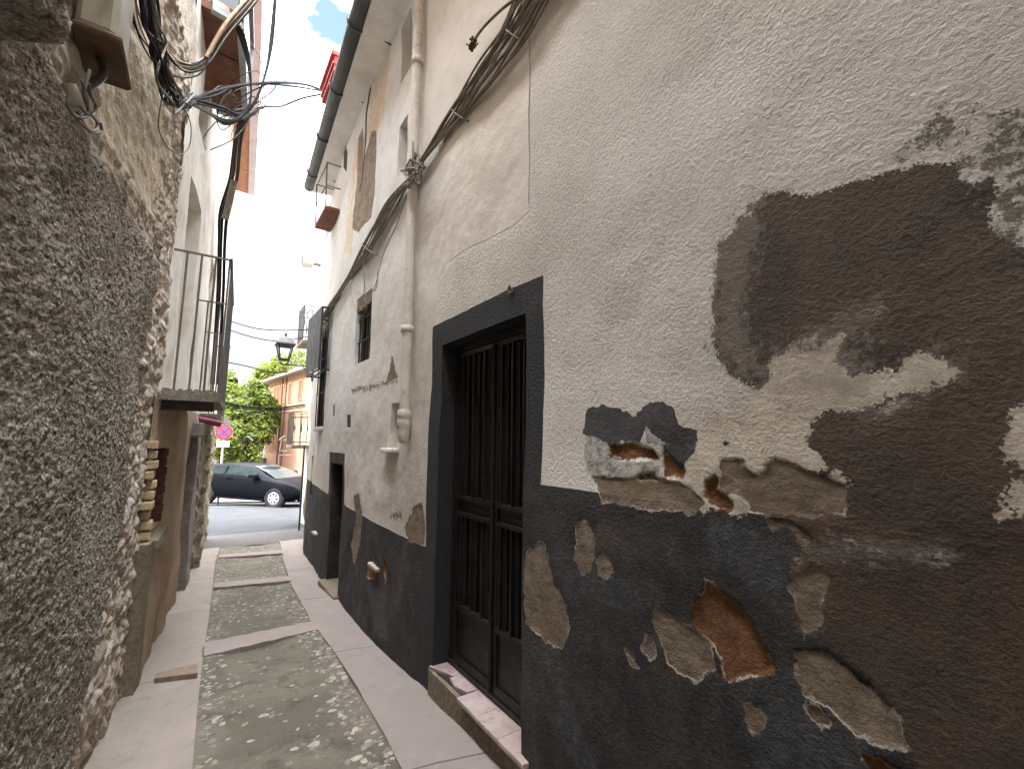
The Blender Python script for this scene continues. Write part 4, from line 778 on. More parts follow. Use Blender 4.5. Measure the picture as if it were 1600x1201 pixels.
# ================================================================ LEFT: cream house
Ch = empty('cream_house', (0, 7, 0), 'cream plastered left house with balconies, brick edged window and grey stone doorway', 'house')
OPC = [(4.55, 5.25, .87, 1.52, .32), (6.95, 7.5, -.5, 1.62, .30), (8.0, 8.5, .2, 1.55, .12), (9.6, 10.3, -.65, 1.5, .25), (5.1, 5.9, 2.0, 4.1, .20), (7.6, 8.3, 2.0, 4.2, .2), (5.2, 5.75, 4.75, 6.2, .2)]
LY2 = 12.3
ysC = gridlines([(LY1-.1, 8, .02), (8, LY2, .04)], [v for o_ in OPC for v in o_[:2]]); zsC = gridlines([(-1, 7.2, .03)], [v for o_ in OPC for v in o_[2:4]])
def dispC(Y, Z):
    lo = sstep(2.0, 1.8, Z); pil = sstep(.35, .25, abs(Y-5.75))*lo*.05+sstep(.28, .25, abs(Y-7.75))*lo*.035+sstep(.2, .15, abs(Y-9.2))*lo*.08
    return fbm(Y, Z, 1.5, 3, 12)*.04+pil+sstep(7.9, 8.3, Y)*lo*fbm(Y, Z, 8, 4, 13)*.06+sstep(.87, .1, Z)*sstep(5.4, 5.2, Y)*.06
wall('wall', ysC, zsC, lwx, dispC, 1, OPC, dict(lower=lambda y, z: np.clip(1.93-z, -.3, .3), grey=lambda y, z: np.clip(np.minimum(.30-abs(y-7.75), 1.95-z), -.3, .3), rub=lambda y, z: np.clip(np.minimum(y-8.0, 1.95-z)-.25*sstep(.45, .35, abs(y-9.6)), -.3, .3)), M_C, Ch)
xe2 = float(lwx(LY2)); MB().add([(-7, LY1, -1), (-7, LY2+1, -1), (xe2, LY2, -1), (-7, LY1, 7.1), (-7, LY2+1, 7.1), (xe2, LY2, 7.1)], [(3, 4, 1, 0), (4, 5, 2, 1)]).build('rear_wall', M_white, Ch)
# brick jamb at the near side of the window
b = MB(); zz = .55
while zz < 1.56:
    ln = random.uniform(.10, .17); b.bbox(float(lwx(4.5))-.05, float(lwx(4.5))+.035+random.uniform(0, .02), 4.50-ln*.9, 4.552, zz, zz+.058, .006, 0); zz += .075
b.build('brick_jamb', M_brick, Ch)
b = MB(); xw_ = float(lwx(5.0))-.31
b.box(xw_-.04, xw_, 4.5, 5.32, .83, 1.56)
for i in range(8): b.box(xw_, xw_+.012, 4.55, 5.25, .87+i*.082, .87+i*.082+.068)
for i in range(8): b.box(xw_, float(lwx(5.25))+.01+.006*(i % 2), 5.225, 5.249, .87+i*.082, .87+i*.082+.068)
b.box(xw_, float(lwx(5.25))+.0, 5.235, 5.3, .86, 1.53)
b.build('bricked_infill', M_redbrick, Ch)
MB().hexa([(-1.4, 4.36, -1), (-.24, 4.36, -1), (-.22, 4.53, -1), (-1.4, 4.53, -1), (-1.4, 4.36, .82), (-.245, 4.36, .82), (-.225, 4.53, .82), (-1.4, 4.53, .82)]).box(-1.4, -.335, 4.36, 4.53, .825, 7.0).build('corner_filling', M_conc, Ch)
x5 = float(lwx(4.95)); MB().hexa([(x5-.3, 4.53, .80), (x5+.07, 4.53, .76), (x5+.10, 5.25, .76), (x5-.3, 5.25, .80), (x5-.3, 4.53, .865), (x5+.06, 4.53, .82), (x5+.09, 5.25, .82), (x5-.3, 5.25, .865)]).build('window_ledge', M_conc, Ch)
for (y0, y1, z0, z1, dp), nm in zip(OPC[1:], ('door', 'shutter', 'door', 'balcony_door', 'balcony_door', 'window')):
    xx = float(lwx((y0+y1)/2))-dp; b = MB().box(xx-.06, xx+.0, y0-.03, y1+.03, z0-.03, z1+.03)
    for i in range(3): b.box(xx, xx+.015, y0+.03+(y1-y0-.06)*i/3+.01, y0+.03+(y1-y0-.06)*(i+1)/3-.01, z0+.05, z1-.05)
    b.build(nm, M_darkwood if nm in ('door', 'shutter') else M_white, Ch)
x7 = float(lwx(7.2)); MB().bbox(x7-.1, x7+.11, 6.86, 7.62, 1.63, 1.80, .01).build('stone_lintel', pm('grey_lintel', (.24, .23, .21), (.17, .16, .15), 7, .9, 40, .004), Ch)
def left_balcony(y0, y1, zf, zt, out, nb):
    x0 = float(lwx(y0)); x1 = x0+out; s_ = MB().hexa([(x0-.1, y0, zf-.07), (x1, y0, zf-.07), (x1+.1, y1, zf-.07), (x0+.05, y1, zf-.07), (x0-.1, y0, zf), (x1, y0, zf), (x1+.1, y1, zf), (x0+.05, y1, zf)])
    s_.box(x0-.1, x1+.02, y0-.03, y0+.02, zf-.085, zf-.02); s_ = s_.build('balcony', pm('cracked_balcony_edge', (.13, .115, .095), (.22, .19, .16), 14, .9, 40, .008, c3=(.45, .36, .26)), Ch)
    MB().box(x0-.05, x1-.03, y0+.12, y0+.20, zf-.16, zf-.071).build('beam', M_trimdark, s_)
    if nb > 3:
        b = MB()
        for _ in range(40):
            xx = x0+random.random()*(out-.03); r_ = random.uniform(.006, .018); b.lathe((xx, y0+.02+random.random()*.05, zf+r_*.4), [(.001, -r_*.5), (r_, -.002), (r_*.7, r_*.6), (.001, r_*.8)], 6)
        b.build('rubble_crumbs', M_conc, s_)
    for yy in (y0+.03, y1-.03):
        dx = .1 if yy > y0+.5 else 0
        MB().bar((x0+dx*.5-.05, yy, zt), (x1+dx, yy, zt), .022, .014).build('rail', M_iron_g, s_)
        for t in range(nb):
            xx = x0+dx*.5+.08+(x1-.01-x0-.08+dx*.5)*t/(nb-1); MB().tube([(xx, yy, zf), (xx, yy, zt)], .0085, 6).build('baluster', M_iron_g, s_)
    MB().bar((x1, y0, zt), (x1+.1, y1, zt), .022, .014).build('rail', M_iron_g, s_)
    for t in range(1, 7):
        f_ = t/7; MB().tube([(x1+.1*f_, y0+(y1-y0)*f_, zf), (x1+.1*f_, y0+(y1-y0)*f_, zt)], .0085, 6).build('baluster', M_iron_g, s_)
    return s_
left_balcony(4.64, 6.3, 2.0, 3.20, .40, 4); left_balcony(8.2, 9.4, 1.98, 3.22, .22, 3)
# roof eave with terracotta underside and lilac fascia
B_ = PY(398, 305, 11.6); ez = B_[2]; b = MB(); ey0, ey1 = 4.5, 11.6; eo = B_[0]-float(lwx(ey1))
def eo_(y, d=0.): return float(lwx(y))+eo+d
ne = 10; yy_ = [ey0+(ey1-ey0)*i/ne for i in range(ne+1)]
for y0, y1 in zip(yy_[:-1], yy_[1:]):
    b.add([(float(lwx(y0))-.1, y0, ez), (eo_(y0, -.13), y0, ez), (eo_(y1, -.13), y1, ez), (float(lwx(y1))-.1, y1, ez)], [(3, 2, 1, 0)], 0)
    b.add([(-3, y0, ez+1.3), (eo_(y0), y0, ez+.1), (eo_(y1), y1, ez+.1), (-3, y1, ez+1.3)], [(0, 1, 2, 3)], 0)
    b.add([(eo_(y0, -.13), y0, ez-.03), (eo_(y1, -.13), y1, ez-.03), (eo_(y1), y1, ez-.03), (eo_(y0), y0, ez-.03), (eo_(y1), y1, ez+.1), (eo_(y0), y0, ez+.1), (eo_(y0, -.13), y0, ez+.0), (eo_(y1, -.13), y1, ez)], [(0, 1, 2, 3)[::-1], (3, 2, 4, 5)[::-1], (0, 6, 7, 1)], 1)
b.add([(float(lwx(ey1))-.1, ey1, ez), (eo_(ey1), ey1, ez-.03), (eo_(ey1), ey1, ez+.1), (-3, ey1, ez+1.3), (-3, ey1, ez)], [(0, 1, 2, 3, 4)[::-1]], 1)
b.build('roof', [M_terra, M_lilac], Ch)
# glazed oriel seen from below: brown tiled underside in a grey frame
q = [PZ(*p, 5.45) for p in ((331, 14), (376, 40), (384, 186), (338, 172))]
y0, y1 = q[0][1], q[2][1]; xw0 = float(lwx(y0)); xo = q[1][0]
ori = MB().hexa([(xw0-.1, y0, 5.45), (q[1][0], q[1][1], 5.45), (q[2][0], q[2][1], 5.45), (float(lwx(q[3][1]))-.1, q[3][1], 5.45), (xw0-.1, y0, 5.53), (q[1][0], q[1][1], 5.53), (q[2][0], q[2][1], 5.53), (float(lwx(q[3][1]))-.1, q[3][1], 5.53)]).build('oriel_floor', M_soffit, Ch)
b = MB(); w_ = lambda p, z=5.46: (p[0], p[1], z)
for a, c_ in ((q[0], q[1]), (q[1], q[2]), (q[2], q[3])):
    b.bar(w_(a), w_(c_), .06, .07)
mid = lambda t: (q[0]*(1-t)+q[3]*t, q[1]*(1-t)+q[2]*t)
for t in (.35, .68): b.bar(w_(mid(t)[0]), w_(mid(t)[1]), .015, .02)
for i, p in enumerate((q[1], q[2])): b.bar((p[0], p[1], 5.5), (p[0], p[1], 6.4), .05)
b.bar((q[1][0], q[1][1], 6.4), (q[2][0], q[2][1], 6.4), .05); b.bar(w_(q[0], 6.4), w_(q[1], 6.4), .05)
b.build('oriel_frame', pm('grey_green_paint', (.36, .38, .37), (.28, .3, .29), 6, .6, 40, .001), ori)
mm = [w_(p, 5.56) for p in q[:3]]; MB().add([mm[0], mm[1], (mm[1][0], mm[1][1], 6.38), (mm[0][0], mm[0][1], 6.38)], [(0, 1, 2, 3)]).add([mm[1], mm[2], (mm[2][0], mm[2][1], 6.38), (mm[1][0], mm[1][1], 6.38)], [(0, 1, 2, 3)]).build('oriel_glass', M_glass, ori)
# burgundy rolled awning
a, c_ = PY(294, 652, 7.6), PY(343, 662, 7.9); AW = empty('rolled_awning', a, 'burgundy rolled awning case sticking out below the left balcony', 'awning')
MB().tube([a, c_], .045, 14).bar(a+(0, .02, .03), c_+(-.05, .02, .06), .06, .05).build('awning_case', M_burg, AW); MB().bar(a+(-.1, 0, .06), a+(.05, 0, .0), .03).build('awning_bracket', M_iron, AW)
# grey street plates behind it
a = PY(352, 658, 11.9); SP = empty('wall_sign_plate', a, 'grey sign plates fixed askew on the far corner of the left house', 'sign')
MB().bar(a+(-.12, .02, .10), a+(.13, 0, -.08), .02, .13).build('sign_plate', pm('back_of_sign', (.46, .45, .42), (.38, .37, .35), 5, .5, 40, .0005, .3), SP); MB().bar(a+(-.3, .05, .05), a+(-.02, .02, .03), .03).build('sign_bracket', M_iron_g, SP)

# ---------------- cables on the left
def wires(name, label, specs, loc):
    E_ = empty(name, loc, label, 'cables')
    for pts, r_, m_ in specs:
        MB().tube(spline(pts, 7), r_, 6).build('cable', M_cable[m_], E_)
    return E_
def LO(pts, off=.12): return [on(x, y, lwx, off) for x, y in pts]
def jit(pts, s_): return [(x+random.uniform(-s_, s_), y+random.uniform(-s_, s_)) for x, y in pts]
sp1 = [(228, -40), (236, 30), (248, 80), (258, 120), (270, 150), (285, 165), (300, 158)]
specs = [(LO(jit(sp1, 13), .06+.007*i), random.choice([.004, .005, .007]), 1 if i % 4 else 0) for i in range(26)]
specs += [(LO(jit([(205+i*7, -30), (212+i*7, 30), (240+i*3, 90+i*5), (262+i, 120+i*4), (280, 158)], 6), .09), .0035, [1, 0, 3][i % 3]) for i in range(7)]
specs += [(LO([(200, -20), (212, 40), (228, 80), (250, 110)], .1), .004, 1), (LO([(205, -20), (220, 30), (240, 70), (262, 120)], .12), .004, 0)]
wires('cable_tangle', 'thick tangle of black cables hanging down the upper left wall beside the fuse box', specs, (-.3, 3, 4))
loopL = [(260, 120), (252, 160), (248, 200), (262, 230), (282, 241), (296, 228), (298, 195), (285, 165), (268, 150)]
wires('cable_loop', 'single grey cable hanging in a wide loop on the left rubble wall', [(LO(loopL, .08), .0035, 3)], (-.3, 4, 4))
# swag to the oriel
def PTS(l): return [PY(x, y, d) for x, y, d in l]
specs = []
for i in range(7):
    j = i*2.2-6; specs.append((PTS([(250+j, 70+j, 3.25), (272+j, 98+j, 3.4), (300, 106+j, 3.5), (325+j*.3, 92+j, 3.6), (350+j, 52+j*.6, 3.65), (388+j, 8+j*.3, 3.7), (412, -20+j, 3.8)]), [.005, .008, .005, .004, .008, .005, .006][i], [1, 1, 2, 1, 1, 2, 1][i]))
specs.append((PTS([(322, 90, 3.58), (334, 68, 3.6), (352, 38, 3.62), (378, 8, 3.7), (400, -8, 3.75)]), .013, 2))
specs += [(PTS([(268, 118, 3.3), (290, 122, 3.4), (312, 116, 3.5), (324, 98, 3.55), (330, 80, 3.6)]), .005, 1), (PTS([(258, 70, 3.3), (275, 92, 3.4), (300, 100, 3.5), (322, 88, 3.6)]), .004, 2)]
wires('cable_swag', 'tan and black cable swag looping up to the brown oriel on the left', specs, (0, 4.5, 4.8))
# lower swag, junction and climb down the corner
specs = []
for i in range(13):
    j = i*1.3-8; specs.append((PTS([(285+j, 158+j, 3.9), (320, 168+j*1.2, 4.1), (350, 176+j, 4.3), (375, 184+j*.8, 4.5), (398, 165+j, 4.7), (415, 120+j, 4.8), (430+j, 60, 4.9), (434+j*.5, -20, 5.0)]) if i < 5 else PTS([(288, 155+j*.5, 3.9), (318+j, 170+j, 4.1), (352, 188+j, 4.3), (378, 180+j*.6, 4.5), (392, 150+j, 4.6), (386+j*.6, 95, 4.6), (372+j, 50, 4.5), (360, 28, 4.4)]), random.choice([.005, .007, .009]), 1))
specs += [(PTS([(434, -20, 5), (458, 25, 5), (452, 60, 5), (430, 110, 4.9), (405, 165, 4.8)]), .004, 3), (PTS([(380, 50, 4.6), (405, 90, 4.6), (412, 130, 4.7), (404, 180, 4.8)]), .004, 3), (PTS([(370, 180, 5.8), (360, 215, 6.2), (382, 222, 6.2), (440, 205, 6.3), (452, 170, 6.3), (446, 120, 6.3)]), .002, 3)]
for i in range(10):
    cx0, cy0 = 372+random.uniform(-28, 30), 175+random.uniform(-45, 30); aa = random.uniform(14, 42); bb = random.uniform(10, 34); ph = random.random()*6
    specs.append((PTS([(cx0+aa*math.cos(t+ph), cy0+bb*math.sin(t+ph*.7), 4.6+.15*math.sin(t*2)) for t in np.linspace(0, random.uniform(3.5, 6), 7)]), random.choice([.0025, .0035, .005]), random.choice([1, 1, 3])))
wires('cable_cluster', 'dense black cable cluster hanging in the gap between the houses', specs, (.5, 5.8, 5.2))
specs = []
for i in range(12):
    sx = random.uniform(-9, 9); specs.append((PTS([(380+sx, 188, 4.7), (372+sx, 225, 5.6), (366+sx*1.2, 280, 7.0), (352+sx*1.3, 330, 7.3), (348+sx, 380, 7.6), (346+sx, 450, 8), (342+sx, 520, 8.4), (336+sx, 600, 9)]), [.006, .009, .005, .012, .007, .005, .008, .006][i % 8], 1 if i % 4 else 3))
specs.append((PTS([(366, 283, 6.5), (352, 342, 6.6)]), .04, 0))
wires('vertical_cables', 'black cables and a thick splice running down past the left balcony', specs, (.4, 7, 4))
# heavy cable across to the eave of the white house
sp = wires('overhead_cable', 'pair of thick black cables spanning from the left cluster to the right gutter', [(PTS([(298, 160, 4.0), (330, 145, 4.2), (370, 135, 4.5), (430, 129, 5.2), (480, 133, 6.3), (512, 146, 6.6)]), .015, 1), (PTS([(380, 190, 4.6), (410, 168, 5.0), (440, 166, 6.1), (475, 153, 6.4), (512, 146, 6.6)]), .012, 1), (PTS([(300, 156, 4.0), (335, 150, 4.2), (380, 132, 4.6), (450, 134, 5.5), (512, 144, 6.6)]), .010, 1)], (.8, 5.5, 5.4))
b = MB().box(*[v for p_ in zip(PY(505, 140, 6.6)-(.0, .03, .03), PY(516, 140, 6.6)+(.25, .03, -.0)) for v in p_]).build('anchor', M_iron, sp)
k_ = 0
for lab, pts in (('upper thin wire spanning the gap above the lantern', [(353, 500), (400, 513), (440, 516), (482, 515)]), ('second thin wire sagging just above the lantern', [(353, 514), (400, 528), (440, 533), (474, 527)]), ('thin wire running down to the lantern arm', [(352, 565), (390, 573), (420, 581), (450, 581)])):
    E_ = empty('overhead_wire', PY(*pts[1], 10.8), lab, 'wire', 'wires crossing the alley mouth'); MB().tube(spline([PY(x, y, 10.8) for x, y in pts], 6), .012, 5).build('wire', M_cable[1], E_)
E_ = empty('overhead_wire', PY(400, 635, 12.5), 'group of heavy wires crossing low in front of the trees and salmon building', 'wire', 'wires crossing the alley mouth')
for j, r_ in ((0, .02), (4, .014), (9, .008), (2, .01)): MB().tube(spline([PY(x, y+j, 12.5) for x, y in ((348, 627), (380, 634), (430, 637), (477, 632))], 6), r_, 6).build('wire', M_cable[1], E_)

# ================================================================ FAR: no-stopping sign
sg = PY(350, 675, 21.5); SG = empty('no_stopping_sign', (sg[0], sg[1], float(zg(sg[0], sg[1]))), 'round red and blue no stopping sign over a white plate on a pole', 'road sign')
tocam = Vector((0, 0, 1.6))-Vector(sg); ang = math.atan2(tocam.x, -tocam.y)
Mz = np.array([[math.cos(ang), -math.sin(ang)], [math.sin(ang), math.cos(ang)]])
def sgp(x, y, z): v = Mz@np.array([x, y]); return (sg[0]+v[0], sg[1]+v[1], sg[2]+z)
def disc(b, r0, r1, y, mi, n=28):
    vs = [sgp(r*math.cos(a), y, r*math.sin(a)) for r in (r0, r1) for a in np.linspace(0, 2*math.pi, n, endpoint=False)]
    b.add(vs, [(k, (k+1) % n, n+(k+1) % n, n+k) for k in range(n)], mi)
red = pm('sign_red', (.62, .03, .03), (.55, .03, .03), 3, .4, 50, 0); blu = pm('sign_blue', (.05, .10, .50), (.05, .09, .45), 3, .4, 50, 0); wht = pm('sign_white', (.8, .8, .8), (.75, .75, .75), 3, .4, 50, 0)
b = MB(); disc(b, .001, .30, .012, 2); disc(b, .21, .295, -.002, 0); disc(b, .001, .212, -.001, 1)
for s_ in (1, -1):
    d_ = .15; wq = .028; vs = [sgp(-d_-wq, -.005-.003*(s_ < 0), -s_*(d_)+s_*wq), sgp(-d_+wq, -.005-.003*(s_ < 0), -s_*d_-s_*wq), sgp(d_+wq, -.005-.003*(s_ < 0), s_*d_-s_*wq), sgp(d_-wq, -.005-.003*(s_ < 0), s_*d_+s_*wq)]
    b.add(vs, [(0, 1, 2, 3)], 0)
b.build('sign_disc', [red, blu, wht], SG)
MB().hexa([sgp(x, y, z) for z in (-.58, -.34) for x, y in ((-.22, -.006), (.22, -.006), (.22, .006), (-.22, .006))]).build('sign_plate', wht, SG)
MB().tube([sgp(0, .045, .3), sgp(0, .045, float(zg(sg[0], sg[1]))-sg[2]-.05)], .035, 10).build('pole', pm('galvanised', (.42, .45, .43), (.36, .38, .37), 3, .5, 50, .0005, .4), SG)

# ================================================================ CAR
def Ddepth(px_, dep):  # plan position at a column and optical depth
    r2 = np.array([math.cos(yaw), -math.sin(yaw)]); f2 = np.array([math.sin(yaw), math.cos(yaw)]); return f2*dep+r2*(px_-CX)/F*dep
pr, pf = Ddepth(331, 17.25), Ddepth(437, 16.75); hd = (pf-pr); WB = np.linalg.norm(hd); hd /= WB; sc_ = WB/2.6
side_n = np.array([-hd[1], hd[0]])        # to the car's left, away from us
zr = 1.6-((784-688)*17.25/F); zf = 1.6-((792-688.5)*16.75/F)
dirv = Vector((hd[0]*WB, hd[1]*WB, zf-zr)).normalized(); leftv = Vector((side_n[0], side_n[1], 0)); upv_ = dirv.cross(leftv)
org = Vector((pr[0], pr[1], zr))
CAR = empty('parked_car', org, 'dark blue three door hatchback parked across the end of the alley', 'car')
def cw(x, y, z): # x from rear axle forward, y from near side (0) to far side, z up; unscaled metres
    return tuple(org+(dirv*x+leftv*y+upv_*z*(.30 if z < .30 else 1)*1.)*sc_) if False else tuple(org+(dirv*x+leftv*y+upv_*(z if z < .6 else .6+(z-.6)*.80))*sc_)
W = 1.76
def carpaint():
    k = N('dark_blue_paint'); m = k.done((.004, .0045, .007), .4, 0, .05); k.b.inputs['Coat Weight'].default_value = .0; k.b.inputs['Coat Roughness'].default_value = .08; return m
M_car = carpaint()
st = [(-.78, .42, .70, .80, .80), (-.72, .30, .86, .95, .98), (-.50, .22, .98, 1.05, 1.22), (-.2, .20, .99, 1.08, 1.40), (.35, .18, .97, 1.08, 1.475), (.95, .18, .95, 1.06, 1.49), (1.35, .18, .93, 1.04, 1.46), (1.75, .18, .91, 1.02, 1.36), (2.1, .18, .90, 1.0, 1.20), (2.35, .18, .89, .97, 1.04), (2.6, .2, .86, .93, .955), (2.95, .22, .80, .86, .875), (3.2, .25, .70, .75, .76), (3.36, .30, .56, .60, .61), (3.42, .38, .46, .50, .50)]
b = MB(); rings = []
for x, zb_, zs_, zw, zt in st:
    ins = .10 if -.6 < x < 3.0 else .10+.5*min(1, max(0, (-.6-x)/.3 if x < 0 else (x-3.0)/.45))*.5
    roofin = .30 if zt-zs_ > .2 else ins+.12
    e = ins-.10
    half = [(e+.10, zb_), (e+.02, zb_+.12), (e, (zb_+zs_)/2), (e+.03, zs_), (e+.06, zw), (roofin-.04+e*.5, zt-.05 if zt-zw > .1 else zt-.01), (roofin+.12, zt), (W/2, zt+.012)]
    rings.append([cw(x, y, z) for y, z in half]+[cw(x, W-y, z) for y, z in half[-2::-1]])
n = len(rings[0])
for i in range(len(rings)-1):
    b.add(rings[i]+rings[i+1], [(k, n+k, n+k+1, k+1)[::-1] for k in range(n-1)]+[(0, n-1, 2*n-1, n)[::-1]], 0, True)
b.add(rings[0], [tuple(range(n))]); b.add(rings[-1], [tuple(range(n-1, -1, -1))])
body = b.build('body', M_car, CAR)
me = body.data; import bmesh
bm_ = bmesh.new(); bm_.from_mesh(me); bmesh.ops.remove_doubles(bm_, verts=bm_.verts, dist=.0005); bmesh.ops.recalc_face_normals(bm_, faces=bm_.faces); bm_.to_mesh(me); bm_.free()
for s_ in (0, 1):
    Yf = (lambda t: t) if s_ == 0 else (lambda t: W-t)
    def side_y(z): return .035+max(0, (z-1.04))*.50
    def panel(pts, m_, nm, par, d=.012):
        b = MB(); f_ = [cw(x, Yf(side_y(z)-d), z) for x, z in pts]; g_ = [cw(x, Yf(side_y(z)+.02), z) for x, z in pts]; k = len(pts)
        b.add(f_+g_, [tuple(range(k)), tuple(range(2*k-1, k-1, -1))]+[(i, k+i, k+(i+1) % k, (i+1) % k) for i in range(k)]); return b.build(nm, m_, par)
    carglass = pm('car_glass', (.004, .007, .008), (.012, .022, .022), 2.5, .15, 50, 0, 0, .06)
    panel([(-.45, 1.10), (.62, 1.075), (.62, 1.405), (.1, 1.375), (-.3, 1.26)], carglass, 'rear_side_window', CAR)
    panel([(.70, 1.075), (1.98, 1.03), (1.78, 1.20), (1.5, 1.335), (1.2, 1.40), (.70, 1.41)], carglass, 'front_side_window', CAR)
    panel([(.60, .30), (.635, .30), (.635, 1.06), (.60, 1.06)], M_iron, 'door_gap', CAR, -.026); panel([(.72, .90), (.98, .89), (.98, .93), (.72, .94)], M_car, 'door_handle', CAR, .03)
    b = MB().hexa([cw(x, Yf(y), z) for z in (1.0, 1.14) for x, y in ((1.72, -.16), (1.95, -.13), (1.95, .03), (1.72, .03))]); b.build('wing_mirror', M_car, CAR)
    hl = MB().add([cw(3.02, Yf(.09), .79), cw(3.24, Yf(.22), .70), cw(3.33, Yf(.42), .62), cw(3.32, Yf(.46), .52), cw(3.20, Yf(.12), .56), cw(2.95, Yf(.03), .66)]+[cw(2.9, Yf(.4), .6)], [(0, 1, 2, 3, 4, 5), (0, 5, 6), (5, 4, 6), (4, 3, 6), (3, 2, 6), (2, 1, 6), (1, 0, 6)]); hl.build('headlight', pm('headlight', (.75, .78, .8), (.7, .72, .75), 3, .15, 50, 0, .3, .8), CAR)
    for wx in (0, 2.6):
        wc = cw(wx, Yf(.09), .315); ax = -leftv if s_ == 0 else leftv; wr = .315*sc_
        def ringpts(r, dd_, n=28): return [tuple(Vector(wc)+ax*dd_+(dirv*math.cos(a)+upv_*math.sin(a))*r*sc_) for a in np.linspace(0, 2*math.pi, n, endpoint=False)]
        arch = MB(); P1, P2 = ringpts(.355, .084), ringpts(.355, -.1); arch.add(P1+P2, [(k, (k+1) % 28, 28+(k+1) % 28, 28+k) for k in range(28)]+[tuple(range(28))]); arch.build('wheel_arch', pm('arch_black', (.01, .01, .01), (.012, .012, .012), 3, .9, 50, 0), CAR)
        t_ = MB(); prof = [(.19, .085), (.24, .10), (.29, .105), (.31, .095), (.315, .06), (.315, -.1), (.19, -.1)]; RR = [ringpts(r, d) for r, d in prof]
        for i in range(len(RR)-1): t_.add(RR[i]+RR[i+1], [(k, (k+1) % 28, 28+(k+1) % 28, 28+k) for k in range(28)], 0, True)
        wh_ = t_.build('wheel', pm('tyre_rubber', (.012, .012, .012), (.02, .02, .02), 8, .8, 50, .001), CAR)
        rm = MB(); rm.add(ringpts(.20, .086), [tuple(range(28))], 1)
        rm_s = [ringpts(.20, .100), ringpts(.172, .104)]; rm.add(rm_s[0]+rm_s[1], [(k, (k+1) % 28, 28+(k+1) % 28, 28+k) for k in range(28)], 0)
        for sp_ in range(7):
            a = sp_*2*math.pi/7+.3; e1 = []
            for r, ww in ((.03, .022), (.12, .030), (.18, .042)):
                for s2 in (-1, 1): e1.append(tuple(Vector(wc)+ax*.112+(dirv*(math.cos(a)*r-math.sin(a)*ww*s2)+upv_*(math.sin(a)*r+math.cos(a)*ww*s2))*sc_))
            rm.add(e1, [(0, 1, 3, 2), (2, 3, 5, 4)], 0)
        rm.add(ringpts(.055, .115), [tuple(range(28))], 0); rm.build('rim', [pm('silver_rim', (.62, .63, .64), (.55, .56, .57), 4, .3, 50, 0, .6, .6), M_iron], wh_)
b = MB().add([cw(1.50, .36, 1.445), cw(1.50, W-.36, 1.445), cw(2.50, W-.16, 1.00), cw(2.50, .16, 1.00)]+[cw(2.05, .25, 1.245), cw(2.05, W-.25, 1.245)], [(0, 4, 5, 1), (4, 3, 2, 5)]); b.build('windscreen', glassm('windscreen_glass', (.05, .06, .06)), CAR)
MB().bar(cw(3.40, .55, .42), cw(3.40, W-.55, .42), .02, .1).build('number_plate', wht, CAR)
MB().bar(cw(.3, -.01, .24), cw(2.25, -.01, .24), .03, .05).build('side_skirt', M_car, CAR)

# ================================================================ PERSON behind the car
pp_ = PY(462, 742, 28.0); gx, gy = float(pp_[0]), 28.0; gz = float(zg(gx, gy)); Hh = (PY(461, 734, 28.0)[2]-gz)
PE = empty('person', (gx, gy, gz), 'person in dark peaked cap and grey lilac top walking behind the car', 'person')
s_ = Hh/1.74
def skin(name, V, E, Rr, m_, parent):
    me = bpy.data.meshes.new(name); me.from_pydata([(gx+x*s_, gy+y*s_, gz+z*s_) for x, y, z in V], E, []); o = bpy.data.objects.new(name, me); link(o); o.parent = parent; o.matrix_parent_inverse = Matrix.Translation(-Vector(parent.location))
    mo = o.modifiers.new('skin', 'SKIN')
    if not me.skin_vertices: me.skin_vertices.new()
    for i, r_ in enumerate(Rr):
        me.skin_vertices[0].data[i].radius = (r_*s_, r_*s_); 
    me.skin_vertices[0].data[0].use_root = True
    mo.use_smooth_shade = True; sb = o.modifiers.new('sub', 'SUBSURF'); sb.levels = sb.render_levels = 2; me.materials.append(m_); return o
skinm = pm('skin', (.36, .21, .15), (.33, .19, .13), 5, .6, 50, 0); shirt = pm('lilac_grey_cloth', (.42, .40, .46), (.34, .32, .38), 8, .9, 60, .002); trous = pm('dark_trousers', (.04, .04, .055), (.05, .05, .06), 8, .9, 60, .002)
V = [(0, 0, .95), (0, 0, 1.15), (0, .0, 1.38), (0, 0, 1.47), (-.02, 0, 1.56), (-.03, 0, 1.66), (-.1, -.19, 1.38), (-.16, -.25, 1.12), (-.33, -.22, .98), (-.42, -.2, .96), (.1, .19, 1.38), (.05, .26, 1.12), (-.12, .24, .95), (-.2, .23, .92), (0, -.09, .88), (-.10, -.10, .5), (-.06, -.1, .08), (-.2, -.1, .04), (0, .09, .88), (.10, .1, .5), (.2, .1, .1), (.1, .1, .04)]
E = [(0, 1), (1, 2), (2, 3), (3, 4), (4, 5), (2, 6), (6, 7), (7, 8), (8, 9), (2, 10), (10, 11), (11, 12), (12, 13), (0, 14), (14, 15), (15, 16), (16, 17), (0, 18), (18, 19), (19, 20), (20, 21)]
Rr = [.13, .12, .14, .055, .075, .085, .05, .042, .03, .03, .05, .042, .03, .03, .085, .058, .04, .035, .085, .058, .04, .035]
skin('body', V, E, Rr, skinm, PE)
skin('shirt', [(0, 0, .97), (0, 0, 1.15), (0, 0, 1.36), (0, 0, 1.44), (-.1, -.20, 1.39), (-.14, -.25, 1.18), (.1, .20, 1.39), (.07, .26, 1.18)], [(0, 1), (1, 2), (2, 3), (2, 4), (4, 5), (2, 6), (6, 7)], [.15, .14, .165, .07, .066, .06, .066, .06], shirt, PE)
